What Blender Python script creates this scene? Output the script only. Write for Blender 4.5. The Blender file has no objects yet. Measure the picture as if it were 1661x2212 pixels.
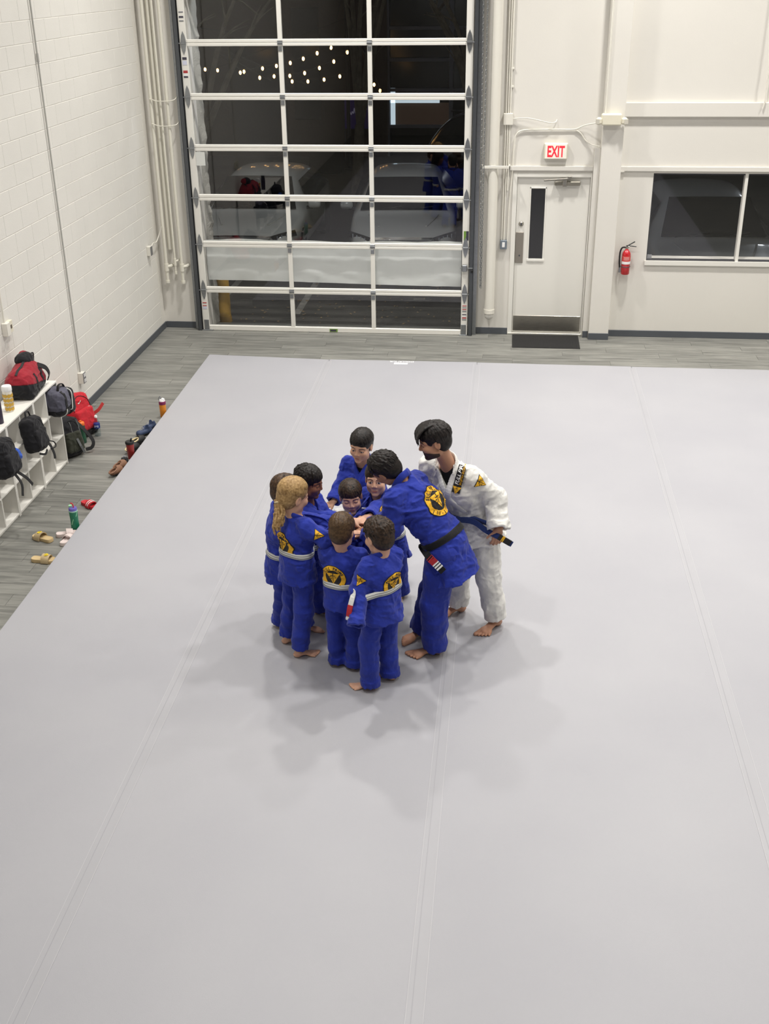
import bpy, bmesh, math, random
import numpy as np
from mathutils import Vector, Matrix, noise as mnoise

SC = bpy.context.scene
COL = SC.collection

# ---------------------------------------------------------------- camera
IMG_W, IMG_H, FPX = 1661, 2212, 2420.87
YAW, PITCH, ROLL = .1095, .4519, -.0118
CAM = np.array([.6303, -14.8063, 4.4796])
def _cam_axes():
    cy, sy, cp, sp = math.cos(YAW), math.sin(YAW), math.cos(PITCH), math.sin(PITCH)
    fwd = np.array([-sy*cp, cy*cp, -sp]); right = np.array([cy, sy, 0.]); up = np.cross(right, fwd)
    cr, sr = math.cos(ROLL), math.sin(ROLL)
    return np.stack([cr*right+sr*up, -sr*right+cr*up, -fwd], 1)
CAM_R = _cam_axes()
cam_data = bpy.data.cameras.new('camera')
cam_data.sensor_fit = 'VERTICAL'; cam_data.sensor_height = 24.
cam_data.lens = 24.*FPX/IMG_H; cam_data.clip_end = 200
cam = bpy.data.objects.new('camera', cam_data); COL.objects.link(cam)
_m = Matrix.Identity(4)
for i in range(3):
    for j in range(3): _m[i][j] = CAM_R[i][j]
    _m[i][3] = CAM[i]
cam.matrix_world = _m
SC.camera = cam

def _ray(u, v): return CAM_R @ np.array([(u-IMG_W/2)/FPX, -(v-IMG_H/2)/FPX, -1.])
def at(u, v, y):                      # pixel -> point on the plane y
    d = _ray(u, v); return CAM + d*((y-CAM[1])/d[1])
def ground(u, v, z=0.):               # pixel -> point on the level z
    d = _ray(u, v); return CAM + d*((z-CAM[2])/d[2])
def at_x(u, v, x):
    d = _ray(u, v); return CAM + d*((x-CAM[0])/d[0])

# ---------------------------------------------------------------- night sky, hall lamps, exposure
world = bpy.data.worlds.new('night'); SC.world = world; world.use_nodes = True
world.node_tree.nodes['Background'].inputs[0].default_value = (.006, .007, .010, 1)
world.node_tree.nodes['Background'].inputs[1].default_value = .5
LAMP_Z = 7.6
LAMP_SPOTS = [(x, y, p) for y, p in ((-2.0, 158), (-6.2, 112), (-10.4, 70), (-14.6, 46)) for x in (-1.7, 2.4, 6.3)]
def hall_lamp(x, y, z, power=80):
    l = bpy.data.lights.new('high_bay_lamp', 'AREA'); l.shape = 'DISK'; l.size = .42
    l.energy = power; l.color = (1., .968, .92); l.spread = math.radians(124)
    o = bpy.data.objects.new('high_bay_lamp', l); o.location = (x, y, z-.02); COL.objects.link(o)
for x, y, p in LAMP_SPOTS: hall_lamp(x, y, LAMP_Z, p)
def unseen_outdoor_lamp(x, y, z, power):
    l = bpy.data.lights.new('unseen_outdoor_lamp', 'POINT'); l.energy = power; l.shadow_soft_size = .25; l.color = (.85, .92, 1.)
    o = bpy.data.objects.new('unseen_outdoor_lamp', l); o.location = (x, y, z); COL.objects.link(o)
unseen_outdoor_lamp(-1.6, .75, 5.0, 100)  # added unseen wall lamp over the roll-up door, brightens the car hoods
unseen_outdoor_lamp(7.5, 11., 6.2, 60)
unseen_outdoor_lamp(-7.8, 4.6, 5., 60)  # unseen lamp set close to the tree to brighten its bark
vs = SC.view_settings
vs.view_transform = 'Standard'; vs.look = 'None'; vs.gamma = 1.; vs.use_curve_mapping = False
vs.exposure = 0.

# ---------------------------------------------------------------- helpers: objects
def lin(c):
    return tuple(((x/255.)/12.92 if x/255. <= .04045 else ((x/255.+.055)/1.055)**2.4) for x in c)
def worg(o):
    v = Vector((0, 0, 0))
    while o is not None: v += o.location; o = o.parent
    return np.array(v)
def tag(o, label=None, cat=None, group=None, kind=None):
    if label: o['label'] = label
    if cat: o['category'] = cat
    if group: o['group'] = group
    if kind: o['kind'] = kind
    return o
def thing(name, label, cat, loc, group=None, kind=None):
    o = bpy.data.objects.new(name, None); o.location = tuple(float(x) for x in loc); o.empty_display_size = .1
    COL.objects.link(o)
    return tag(o, label, cat, group, kind)
def mesh_obj(name, V, F, mat=None, parent=None, smooth=False, origin=None, recalc=True, uv=None):
    V = np.asarray(V, float)
    if origin is None:
        if parent is not None: origin = worg(parent)
        else:
            lo, hi = V.min(0), V.max(0); origin = np.array([(lo[0]+hi[0])/2, (lo[1]+hi[1])/2, lo[2]])
    origin = np.asarray(origin, float)
    me = bpy.data.meshes.new(name); me.from_pydata((V-origin).tolist(), [], [tuple(int(i) for i in f) for f in F])
    if recalc:
        bm = bmesh.new(); bm.from_mesh(me); bmesh.ops.recalc_face_normals(bm, faces=bm.faces); bm.to_mesh(me); bm.free()
    if smooth:
        me.shade_smooth()
        if not hasattr(uv, '__len__'): me.set_sharp_from_angle(angle=math.radians(48))
    if uv is not None:
        ul = me.uv_layers.new(name='UVMap'); uv = np.asarray(uv, np.float32)
        vi = np.empty(len(me.loops), np.int32); me.loops.foreach_get('vertex_index', vi)
        ul.data.foreach_set('uv', uv[vi].ravel())
    if mat is not None: me.materials.append(mat)
    o = bpy.data.objects.new(name, me); COL.objects.link(o)
    if parent is not None:
        o.parent = parent; o.location = Vector(origin - worg(parent))
    else: o.location = Vector(origin)
    return o
def inst(src, loc, name=None, parent=None, rot=None, scale=None):
    o = bpy.data.objects.new(name or src.name, src.data); COL.objects.link(o)
    loc = np.asarray(loc, float)
    if parent is not None: o.parent = parent; loc = loc - worg(parent)
    o.location = Vector(loc)
    if rot is not None: o.rotation_euler = rot
    if scale is not None: o.scale = scale
    return o
def unit(v): v = np.asarray(v, float); return v/np.linalg.norm(v)
def frame(d, hint=(0, 0, 1)):
    d = unit(d); h = np.asarray(hint, float)
    if abs(np.dot(d, unit(h))) > .98: h = np.array([1., 0, 0])
    a = unit(np.cross(h, d)); b = np.cross(d, a); return a, b, d
def rotz(a):
    c, s = math.cos(a), math.sin(a); return np.array([[c, -s, 0], [s, c, 0], [0, 0, 1.]])
def rotx(a):
    c, s = math.cos(a), math.sin(a); return np.array([[1., 0, 0], [0, c, -s], [0, s, c]])
def roty(a):
    c, s = math.cos(a), math.sin(a); return np.array([[c, 0, s], [0, 1., 0], [-s, 0, c]])
def spline(P, n):                      # Catmull-Rom through P
    P = np.asarray(P, float); Q = np.vstack([2*P[0]-P[1], P, 2*P[-1]-P[-2]]); out = []
    for t in np.linspace(0, len(P)-1, n):
        i = min(int(t), len(P)-2); f = t-i; a, b, c, d = Q[i:i+4]
        out.append(.5*((2*b)+(-a+c)*f+(2*a-5*b+4*c-d)*f*f+(-a+3*b-3*c+d)*f**3))
    return np.array(out)
class MB:
    def __init__(s): s.V = []; s.F = []
    def add(s, V, F):
        n = len(s.V); s.V.extend([tuple(map(float, v)) for v in V]); s.F.extend([tuple(i+n for i in f) for f in F]); return s
    def box(s, c, size, R=None, bev=0.):
        c = np.asarray(c, float); h = np.asarray(size, float)/2; bev = min(bev, h.min()*.9)
        V = []; F = []; idx = {}
        sg = [(x, y, z) for x in (-1, 1) for y in (-1, 1) for z in (-1, 1)]
        if bev <= 0:
            for k in sg: idx[k] = len(V); V.append(np.array(k)*h)
            for a in range(3):
                for sa in (-1, 1):
                    q = [k for k in sg if k[a] == sa]; F.append([idx[q[0]], idx[q[1]], idx[q[3]], idx[q[2]]])
        else:
            for k in sg:
                for a in range(3):
                    p = np.array(k, float)*(h-bev); p[a] = k[a]*h[a]; idx[k, a] = len(V); V.append(p)
            for a in range(3):
                for sa in (-1, 1):
                    q = [k for k in sg if k[a] == sa]; F.append([idx[q[0], a], idx[q[1], a], idx[q[3], a], idx[q[2], a]])
            for a in range(3):
                b, d = [(1, 2), (0, 2), (0, 1)][a]
                for sb in (-1, 1):
                    for sd in (-1, 1):
                        k0 = [0, 0, 0]; k0[b] = sb; k0[d] = sd; k1 = list(k0); k0[a] = -1; k1[a] = 1; k0 = tuple(k0); k1 = tuple(k1)
                        F.append([idx[k0, b], idx[k1, b], idx[k1, d], idx[k0, d]])
            for k in sg: F.append([idx[k, 0], idx[k, 1], idx[k, 2]])
        V = np.array(V)
        if R is not None: V = V @ np.asarray(R).T
        return s.add(V+c, F)
    def ab(s, lo, hi, bev=0.):
        lo = np.asarray(lo, float); hi = np.asarray(hi, float); return s.box((lo+hi)/2, np.abs(hi-lo), None, bev)
    def cyl(s, a, b, r0, r1=None, n=14, cap=True):
        a = np.asarray(a, float); b = np.asarray(b, float); r1 = r0 if r1 is None else r1
        x, y, _ = frame(b-a); V = []; F = []
        for p, r in ((a, r0), (b, r1)):
            for i in range(n):
                t = 2*math.pi*i/n; V.append(p+r*(math.cos(t)*x+math.sin(t)*y))
        for i in range(n): F.append([i, (i+1) % n, n+(i+1) % n, n+i])
        if cap: F.append(list(range(n))[::-1]); F.append([n+i for i in range(n)])
        return s.add(V, F)
    def tube(s, P, r, n=8, closed=False, flat=None):
        P = np.asarray(P, float); m = len(P); V = []; F = []; px = None
        for i in range(m):
            d = P[(i+1) % m]-P[i-1] if closed else P[min(i+1, m-1)]-P[max(i-1, 0)]
            if np.linalg.norm(d) < 1e-9: d = np.array([0, 0, 1.])
            if px is None: x, y, _ = frame(d)
            else:
                d = unit(d); x = px-np.dot(px, d)*d; x = unit(x); y = np.cross(d, x)
            px = x; rr = r[i] if hasattr(r, '__len__') else r
            for k in range(n):
                t = 2*math.pi*k/n; V.append(P[i]+rr*(math.cos(t)*x+math.sin(t)*y*(flat or 1.)))
        for i in range(m if closed else m-1):
            for k in range(n):
                j = (i+1) % m; F.append([i*n+k, i*n+(k+1) % n, j*n+(k+1) % n, j*n+k])
        if not closed: F.append(list(range(n))[::-1]); F.append([(m-1)*n+k for k in range(n)])
        return s.add(V, F)
    def lathe(s, prof, c, n=20, R=None):
        V = []; F = []; m = len(prof)
        for r, z in prof:
            for k in range(n):
                t = 2*math.pi*k/n; V.append((max(r, 1e-4)*math.cos(t), max(r, 1e-4)*math.sin(t), z))
        for i in range(m-1):
            for k in range(n): F.append([i*n+k, i*n+(k+1) % n, (i+1)*n+(k+1) % n, (i+1)*n+k])
        F.append(list(range(n))[::-1]); F.append([(m-1)*n+k for k in range(n)])
        V = np.array(V)
        if R is not None: V = V @ np.asarray(R).T
        return s.add(V+np.asarray(c, float), F)
    def prism(s, poly, o, u, v, depth):
        o, u, v = (np.asarray(q, float) for q in (o, u, v)); n = unit(np.cross(u, v)); m = len(poly)
        V = [o+a*u+b*v for a, b in poly]+[o+a*u+b*v+n*depth for a, b in poly]
        F = [list(range(m))[::-1], [m+i for i in range(m)]]+[[i, (i+1) % m, m+(i+1) % m, m+i] for i in range(m)]
        return s.add(V, F)
    def ell(s, c, rad, R=None, n=14, m=9):
        prof = [(math.sin(math.pi*i/m), -math.cos(math.pi*i/m)) for i in range(m+1)]
        t = MB(); t.lathe(prof, (0, 0, 0), n); V = np.array(t.V)*np.asarray(rad, float)
        if R is not None: V = V @ np.asarray(R).T
        return s.add(V+np.asarray(c, float), t.F)
    def ribbon(s, P, N, w, th):
        P = np.asarray(P, float); m = len(P); V = []; F = []
        for i in range(m):
            d = unit(P[min(i+1, m-1)]-P[max(i-1, 0)]); nn = np.asarray(N[i] if np.ndim(N) > 1 else N, float); nn = unit(nn-np.dot(nn, d)*d); x = np.cross(d, nn)
            ww = w[i] if hasattr(w, '__len__') else w
            for a, b in ((-1, -1), (1, -1), (1, 1), (-1, 1)): V.append(P[i]+x*a*ww/2+nn*b*th/2)
        for i in range(m-1):
            for k in range(4): F.append([i*4+k, i*4+(k+1) % 4, i*4+4+(k+1) % 4, i*4+4+k])
        F.append([3, 2, 1, 0]); F.append([4*m-4, 4*m-3, 4*m-2, 4*m-1])
        return s.add(V, F)
    def sheet(s, G, th=None, ndir=None):
        G = np.asarray(G, float); a, b = G.shape[:2]
        V = G.reshape(-1, 3); F = [[i*b+j, (i+1)*b+j, (i+1)*b+j+1, i*b+j+1] for i in range(a-1) for j in range(b-1)]
        if th is None: return s.add(V, F)
        if ndir is None:
            du = np.gradient(G, axis=0); dv = np.gradient(G, axis=1); nn = np.cross(du, dv); nn /= (np.linalg.norm(nn, axis=2, keepdims=True)+1e-12)
        else: nn = np.broadcast_to(np.asarray(ndir, float), G.shape)
        B = (G-nn*th).reshape(-1, 3); k = a*b
        F2 = [f[::-1] for f in F]; F2 = [[i+k for i in f] for f in F2]
        rim = [i*b for i in range(a)]+[(a-1)*b+j for j in range(1, b)]+[i*b+b-1 for i in range(a-2, -1, -1)]+[j for j in range(b-2, 0, -1)]
        FR = [[rim[i], rim[(i+1) % len(rim)], rim[(i+1) % len(rim)]+k, rim[i]+k] for i in range(len(rim))]
        return s.add(np.vstack([V, B]), F+F2+FR)
    def build(s, name, mat=None, parent=None, smooth=False, origin=None):
        return mesh_obj(name, s.V, s.F, mat, parent, smooth, origin)

# ---------------------------------------------------------------- helpers: materials
MATS = {}
def pmat(name, col, rough=.5, metal=0., spec=.5, bump=None, var=None, emit=None, coat=0., sheen=0., trans=0., alpha=None, stretch=None, rand=0., sss=0.):
    if name in MATS: return MATS[name]
    m = bpy.data.materials.new(name); m.use_nodes = True; nt = m.node_tree; N = nt.nodes; L = nt.links
    b = N['Principled BSDF']; c = lin(col)+(1,)
    b.inputs['Base Color'].default_value = c; b.inputs['Roughness'].default_value = rough; b.inputs['Metallic'].default_value = metal
    b.inputs['Specular IOR Level'].default_value = spec
    if coat: b.inputs['Coat Weight'].default_value = coat; b.inputs['Coat Roughness'].default_value = .08
    if sheen: b.inputs['Sheen Weight'].default_value = sheen; b.inputs['Sheen Roughness'].default_value = .5
    if trans: b.inputs['Transmission Weight'].default_value = trans
    if sss: b.inputs['Subsurface Weight'].default_value = sss; b.inputs['Subsurface Radius'].default_value = (.012, .005, .003); b.inputs['Subsurface Scale'].default_value = .6
    if emit: b.inputs['Emission Color'].default_value = lin(emit[0])+(1,); b.inputs['Emission Strength'].default_value = emit[1]
    src = None
    if var or bump:
        g = N.new('ShaderNodeNewGeometry'); pos = g.outputs['Position']
        if stretch:
            mp = N.new('ShaderNodeMapping'); mp.inputs['Scale'].default_value = stretch; L.new(pos, mp.inputs['Vector']); pos = mp.outputs[0]
    if var:
        nz = N.new('ShaderNodeTexNoise'); nz.inputs['Scale'].default_value = var[0]; nz.inputs['Detail'].default_value = 5; L.new(pos, nz.inputs['Vector'])
        mr = N.new('ShaderNodeMapRange'); mr.inputs['From Min'].default_value = .3; mr.inputs['From Max'].default_value = .7
        mr.inputs['To Min'].default_value = 1-var[1]; mr.inputs['To Max'].default_value = 1+var[1]; L.new(nz.outputs[0], mr.inputs['Value'])
        hs = N.new('ShaderNodeHueSaturation'); hs.inputs['Color'].default_value = c; L.new(mr.outputs[0], hs.inputs['Value'])
        src = hs
        L.new(hs.outputs[0], b.inputs['Base Color'])
    if rand:
        oi = N.new('ShaderNodeObjectInfo'); mr = N.new('ShaderNodeMapRange'); mr.inputs['To Min'].default_value = 1-rand; mr.inputs['To Max'].default_value = 1+rand
        L.new(oi.outputs['Random'], mr.inputs['Value']); h2 = N.new('ShaderNodeHueSaturation'); h2.inputs['Color'].default_value = c
        if src: L.new(src.outputs[0], h2.inputs['Color'])
        L.new(mr.outputs[0], h2.inputs['Value']); L.new(h2.outputs[0], b.inputs['Base Color'])
    if bump:
        nz = N.new('ShaderNodeTexNoise'); nz.inputs['Scale'].default_value = bump[0]; nz.inputs['Detail'].default_value = 4; L.new(pos, nz.inputs['Vector'])
        bp = N.new('ShaderNodeBump'); bp.inputs['Strength'].default_value = bump[1]; bp.inputs['Distance'].default_value = bump[2] if len(bump) > 2 else .01
        L.new(nz.outputs[0], bp.inputs['Height']); L.new(bp.outputs[0], b.inputs['Normal'])
    MATS[name] = m; return m
def glass_mat(name, tint=(255, 255, 255), ior=1.85):
    if name in MATS: return MATS[name]
    m = bpy.data.materials.new(name); m.use_nodes = True; nt = m.node_tree; N = nt.nodes; L = nt.links; N.clear()
    out = N.new('ShaderNodeOutputMaterial'); mx = N.new('ShaderNodeMixShader'); tr = N.new('ShaderNodeBsdfTransparent'); gl = N.new('ShaderNodeBsdfGlossy'); fr = N.new('ShaderNodeFresnel')
    fr.inputs['IOR'].default_value = ior; gl.inputs['Roughness'].default_value = 0.; tr.inputs['Color'].default_value = lin(tint)+(1,)
    ge = N.new('ShaderNodeNewGeometry'); iv = N.new('ShaderNodeMath'); iv.operation = 'SUBTRACT'; iv.inputs[0].default_value = 1.; L.new(ge.outputs['Backfacing'], iv.inputs[1]); mu = N.new('ShaderNodeMath'); mu.operation = 'MULTIPLY'; L.new(fr.outputs[0], mu.inputs[0]); L.new(iv.outputs[0], mu.inputs[1]); L.new(mu.outputs[0], mx.inputs[0]); L.new(tr.outputs[0], mx.inputs[1]); L.new(gl.outputs[0], mx.inputs[2]); L.new(mx.outputs[0], out.inputs[0])
    MATS[name] = m; return m
def stripe_mat(name, stops, axis='Y', rough=.7, bump=None):
    # colour by a UV axis, constant steps
    m = bpy.data.materials.new(name); m.use_nodes = True; N = m.node_tree.nodes; L = m.node_tree.links; b = N['Principled BSDF']; b.inputs['Roughness'].default_value = rough
    uv = N.new('ShaderNodeUVMap'); sp = N.new('ShaderNodeSeparateXYZ'); cr = N.new('ShaderNodeValToRGB'); cr.color_ramp.interpolation = 'CONSTANT'
    L.new(uv.outputs[0], sp.inputs[0]); L.new(sp.outputs[axis], cr.inputs[0]); L.new(cr.outputs[0], b.inputs['Base Color'])
    e = cr.color_ramp.elements
    e[0].position = stops[0][0]; e[0].color = lin(stops[0][1])+(1,); e[1].position = stops[1][0]; e[1].color = lin(stops[1][1])+(1,)
    for p, c in stops[2:]:
        x = e.new(p); x.color = lin(c)+(1,)
    MATS[name] = m; return m

_chars = {}
def glyphs(txt, bold=.0):
    """flat text mesh: V (n,2) centred, height of capitals = 1"""
    if (txt, bold) in _chars: return _chars[txt, bold]
    cu = bpy.data.curves.new('lettering', 'FONT'); cu.body = txt; cu.size = 1.; cu.align_x = 'CENTER'; cu.offset = bold; cu.resolution_u = 2
    o = bpy.data.objects.new('lettering', cu); me = bpy.data.meshes.new_from_object(o)
    V = np.array([v.co[:2] for v in me.vertices]) if len(me.vertices) else np.zeros((0, 2)); F = [list(p.vertices) for p in me.polygons]
    bpy.data.objects.remove(o); bpy.data.curves.remove(cu); bpy.data.meshes.remove(me)
    if len(V): V = V/.69; V[:, 1] -= .5
    _chars[txt, bold] = (V, F); return V, F
def flat_text(name, txt, o, u, v, h, mat, parent, bold=0., width=None):
    V, F = glyphs(txt, bold); V = V*h
    if width is not None: V[:, 0] *= width/max(1e-6, np.ptp(V[:, 0]))
    n = unit(np.cross(u, v)); P = np.asarray(o)+V[:, :1]*np.asarray(u)+V[:, 1:]*np.asarray(v)
    return mesh_obj(name, P, F, mat, parent, recalc=False)

# common materials
M_wall = pmat('wall_paint', (225, 222, 215), .62, bump=(55, .12, .004), var=(.9, .02))
M_block = pmat('block_paint', (227, 225, 219), .58, bump=(90, .35, .004), var=(1.3, .025))
M_mortar = pmat('mortar_paint', (222, 219, 211), .7, bump=(60, .3, .004))
M_white = pmat('white_enamel', (231, 229, 222), .38)
M_offw = pmat('offwhite_plastic', (226, 221, 202), .45)
M_pipe = pmat('pipe_paint', (229, 226, 216), .42)
M_steel = pmat('galvanised_steel', (150, 153, 156), .38, .85, var=(30, .08))
M_dsteel = pmat('dark_track_steel', (92, 95, 99), .45, .7)
M_brushed = pmat('brushed_steel', (168, 164, 156), .28, .95, var=(14, .12), stretch=(1, 1, 12))
M_base = pmat('grey_rubber_baseboard', (82, 86, 92), .5)
M_black = pmat('black_plastic', (22, 22, 24), .45)
M_glass = glass_mat('window_glass')
M_white_print = pmat('white_print', (236, 236, 236), .6)
M_black_print = pmat('black_print', (24, 24, 24), .6)

# ================================================================ THE ROOM
LW = -4.035                     # face of the left wall
MAT_Z = .075                    # top of the training mat
rng = random.Random(7)

def wood_mat():
    m = bpy.data.materials.new('grey_vinyl_plank'); m.use_nodes = True; N = m.node_tree.nodes; L = m.node_tree.links; b = N['Principled BSDF']
    g = N.new('ShaderNodeNewGeometry'); oi = N.new('ShaderNodeObjectInfo')
    sc = N.new('ShaderNodeVectorMath'); sc.operation = 'SCALE'; L.new(oi.outputs['Random'], sc.inputs['Scale']); sc.inputs[0].default_value = (37., 11., 5.)
    ad = N.new('ShaderNodeVectorMath'); ad.operation = 'ADD'; L.new(g.outputs['Position'], ad.inputs[0]); L.new(sc.outputs[0], ad.inputs[1])
    mp = N.new('ShaderNodeMapping'); mp.inputs['Scale'].default_value = (1.3, 16., 1.); L.new(ad.outputs[0], mp.inputs['Vector'])
    n1 = N.new('ShaderNodeTexNoise'); n1.inputs['Scale'].default_value = 1.4; n1.inputs['Detail'].default_value = 7; n1.inputs['Roughness'].default_value = .62; n1.inputs['Distortion'].default_value = .5
    L.new(mp.outputs[0], n1.inputs['Vector'])
    cr = N.new('ShaderNodeValToRGB'); e = cr.color_ramp.elements
    e[0].position = .28; e[0].color = lin((90, 90, 87))+(1,); e[1].position = .74; e[1].color = lin((150, 149, 143))+(1,)
    x = e.new(.5); x.color = lin((124, 124, 119))+(1,)
    L.new(n1.outputs[0], cr.inputs[0])
    hs = N.new('ShaderNodeHueSaturation'); mr = N.new('ShaderNodeMapRange'); mr.inputs['To Min'].default_value = .86; mr.inputs['To Max'].default_value = 1.06
    L.new(oi.outputs['Random'], mr.inputs['Value']); L.new(mr.outputs[0], hs.inputs['Value']); L.new(cr.outputs[0], hs.inputs['Color'])
    L.new(hs.outputs[0], b.inputs['Base Color']); b.inputs['Roughness'].default_value = .48
    bp = N.new('ShaderNodeBump'); bp.inputs['Strength'].default_value = .15; bp.inputs['Distance'].default_value = .003; L.new(n1.outputs[0], bp.inputs['Height']); L.new(bp.outputs[0], b.inputs['Normal'])
    return m
M_wood = wood_mat()
M_slab = pmat('floor_joint_slab', (70, 70, 68), .7)  # dark grey for the slab under the planks

floor = MB().ab((LW-.3, -20, -.2), (9.6, .3, -.0045)).build('floor', M_wood)
tag(floor, 'grey wood-look vinyl plank floor of the hall', 'floor', kind='structure')
plank_src = MB().box((0, 0, 0), (1.218, .1785, .006), bev=.0016).build('plank', M_wood, origin=(0, 0, 0))
_first = True
for r in range(52):
    y = -.09-.18*r; off = rng.random()*1.22; x = LW-off
    while x < 4.35:
        a, b = max(x, LW+.001), min(x+1.22, 4.35)
        if b-a > .06 and (a < -3.0 or y > -1.5):
            s = (b-a-.002)/1.218
            if _first:
                o = plank_src; o.parent = floor; o.location = Vector(np.array([(a+b)/2, y, -.003])-worg(floor)); _first = False
            else: o = inst(plank_src, ((a+b)/2, y, -.003), 'plank', floor)
            o.scale = (s, 1, 1)
        x += 1.22

ceiling = MB().ab((LW-.3, -20, 8.6), (9.6, .3, 8.8)).build('ceiling', pmat('ceiling_deck', (205, 203, 198), .8))
tag(ceiling, 'pale painted ceiling deck high above the mat', 'ceiling', kind='structure')

# left wall: painted concrete blocks, recessed joints
wl_ = MB().ab((LW-.3, -20, 0), (LW-.0024, .3, 8.6)).build('wall_left', M_mortar)
tag(wl_, 'white painted concrete block wall beside the cubbies', 'wall', kind='structure')
BH, BL = .2032, .4064
blk = MB().box((0, 0, 0), (.05, BL-.004, BH-.0045), bev=.0028)
blk_src = None; rest = MB()
for r in range(24):
    z = BH*(r+.5); off = 0 if r % 2 else BL/2; ymin = -5.75+max(0, z-.9)*.40
    y = -.155-BL/2+off
    while y > -9:
        c = np.array([LW-.025+rng.uniform(-.0005, .0005), y, z]); hi = min(y+BL/2, -.155)
        if hi-(y-BL/2) > .05:
            s = (hi-(y-BL/2))/BL; c[1] = (hi+y-BL/2)/2
            if y > ymin and z < 4.4:
                if blk_src is None:
                    blk_src = mesh_obj('block', np.array(blk.V)+c, blk.F, M_block, wl_, origin=c); blk_src.scale = (1, s, 1)
                else: inst(blk_src, c, 'block', wl_).scale = (1, s, 1)
            else: rest.box(c, (.05, (BL-.004)*s, BH-.0045), bev=.0028)
        y -= BL
o = rest.build('block_field', M_block, wl_); o['kind'] = 'stuff'
MB().ab((LW-.03, -.143, 0), (LW+.002, .0, 8.6)).build('corner_strip', M_wall, wl_)
MB().ab((LW-.02, -.157, 0), (LW-.006, -.141, 8.6)).build('caulk_joint', pmat('grey_caulk', (112, 112, 108), .8), wl_)

# back wall with openings
GX0, GX1, GY = -3.4734, .1643, -.1
GZ = [0., .567, 1.184, 1.794, 2.42, 3.04, 3.669, 4.29]
WX0, WX1, WZ0, WZ1 = 2.46, 6.2, 1.02, 2.122
w = MB()
for x0, x1, z0, z1 in [(LW, -3.385, 0, 8.6), (-3.385, .09, 4.27, 8.6), (.09, .735, 0, 8.6), (.735, 1.705, 2.10, 8.6), (1.705, WX0, 0, 8.6), (WX0, WX1, 0, WZ0), (WX0, WX1, WZ1, 8.6), (WX1, 9.5, 0, 8.6)]:
    w.ab((x0, 0, z0), (x1, .3, z1))
wb = w.build('wall_back', M_wall); tag(wb, 'white painted wall holding the glazed roll-up door and exit door', 'wall', kind='structure')
# rough outer edge of the left jamb
G = []
for i in range(90):
    z = 4.25*i/89; j = .016*mnoise.noise(Vector((0, 0, z*9)))+.01*mnoise.noise(Vector((3, 0, z*27)))
    G.append([(-3.383, .13, z), (-3.372, .2, z), (-3.362+j, .27, z), (-3.345+j*1.6, .33, z), (-3.40+j, .40, z)])
MB().sheet(G, .03, (1, 0, 0)).build('jamb_stone', pmat('split_face_block', (168, 166, 158), .9, bump=(40, .8, .01)), wb)
tag(MB().ab((9.5, -20, 0), (9.7, .3, 8.6)).build('wall_right', M_wall), 'white painted side wall across the mat', 'wall', kind='structure')
tag(MB().ab((LW, -20.2, 0), (9.5, -20, 8.6)).build('wall_front', pmat('far_wall_paint', (150, 148, 144), .7)), 'plain wall at the far end facing the roll-up door', 'wall', kind='structure')

# baseboards
def base(n, a, b, lab):
    o = MB().ab((a[0], a[1], 0), (b[0], b[1], .088), .003).build(n, M_base); tag(o, lab, 'baseboard', kind='structure')
base('baseboard_left', (LW, -9.5), (LW+.012, -.013), 'dark grey rubber baseboard along the block wall')
base('baseboard_back', (LW+.012, -.012), (GX0-.06, 0), 'dark grey rubber baseboard in the corner beside the roll-up door')
base('baseboard_back', (GX1+.09, -.012), (.70, 0), 'dark grey rubber baseboard between roll-up door and exit door')
base('baseboard_back', (1.702, -.092), (1.771, -.08), 'short dark grey baseboard between exit door and column')
base('baseboard_back', (2.045, -.012), (9.5, 0), 'long dark grey baseboard under the wide window')

# column, furring, beams
o = MB().ab((1.776, -.17, 0), (2.033, 0, 8.6), .004).build('trim_1', M_wall); tag(o, 'white boxed column between exit door and window', 'column', kind='structure')
MB().ab((1.772, -.182, 0), (2.037, -.168, .088), .003).build('base_cap', M_base, o)
MB().cyl((1.79, -.185, 2.86), (1.79, -.185, 8.6), .012, n=8).build('conduit', M_pipe, o, True)
o = MB().ab((1.702, -.08, 0), (1.776, 0, 2.44), .003).build('trim_2', M_wall); tag(o, 'white furring strip beside the boxed column', 'trim', kind='structure')
o = MB().ab((2.033, -.05, 2.80), (9.5, 0, 2.965), .004).build('trim_3', M_wall); tag(o, 'white horizontal beam band above the window', 'trim', kind='structure')
o = MB().ab((2.033, -.03, 2.150), (9.5, 0, 2.205), .003).ab((2.033, -.035, 2.138), (2.09, 0, 2.152)).build('trim_4', M_wall); tag(o, 'thin white ledge running just above the window', 'trim', kind='structure')
o = MB().ab((.66, -.03, 2.150), (1.70, 0, 2.205), .003).build('trim_5', M_wall); tag(o, 'thin white ledge just above the exit door', 'trim', kind='structure')

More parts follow.
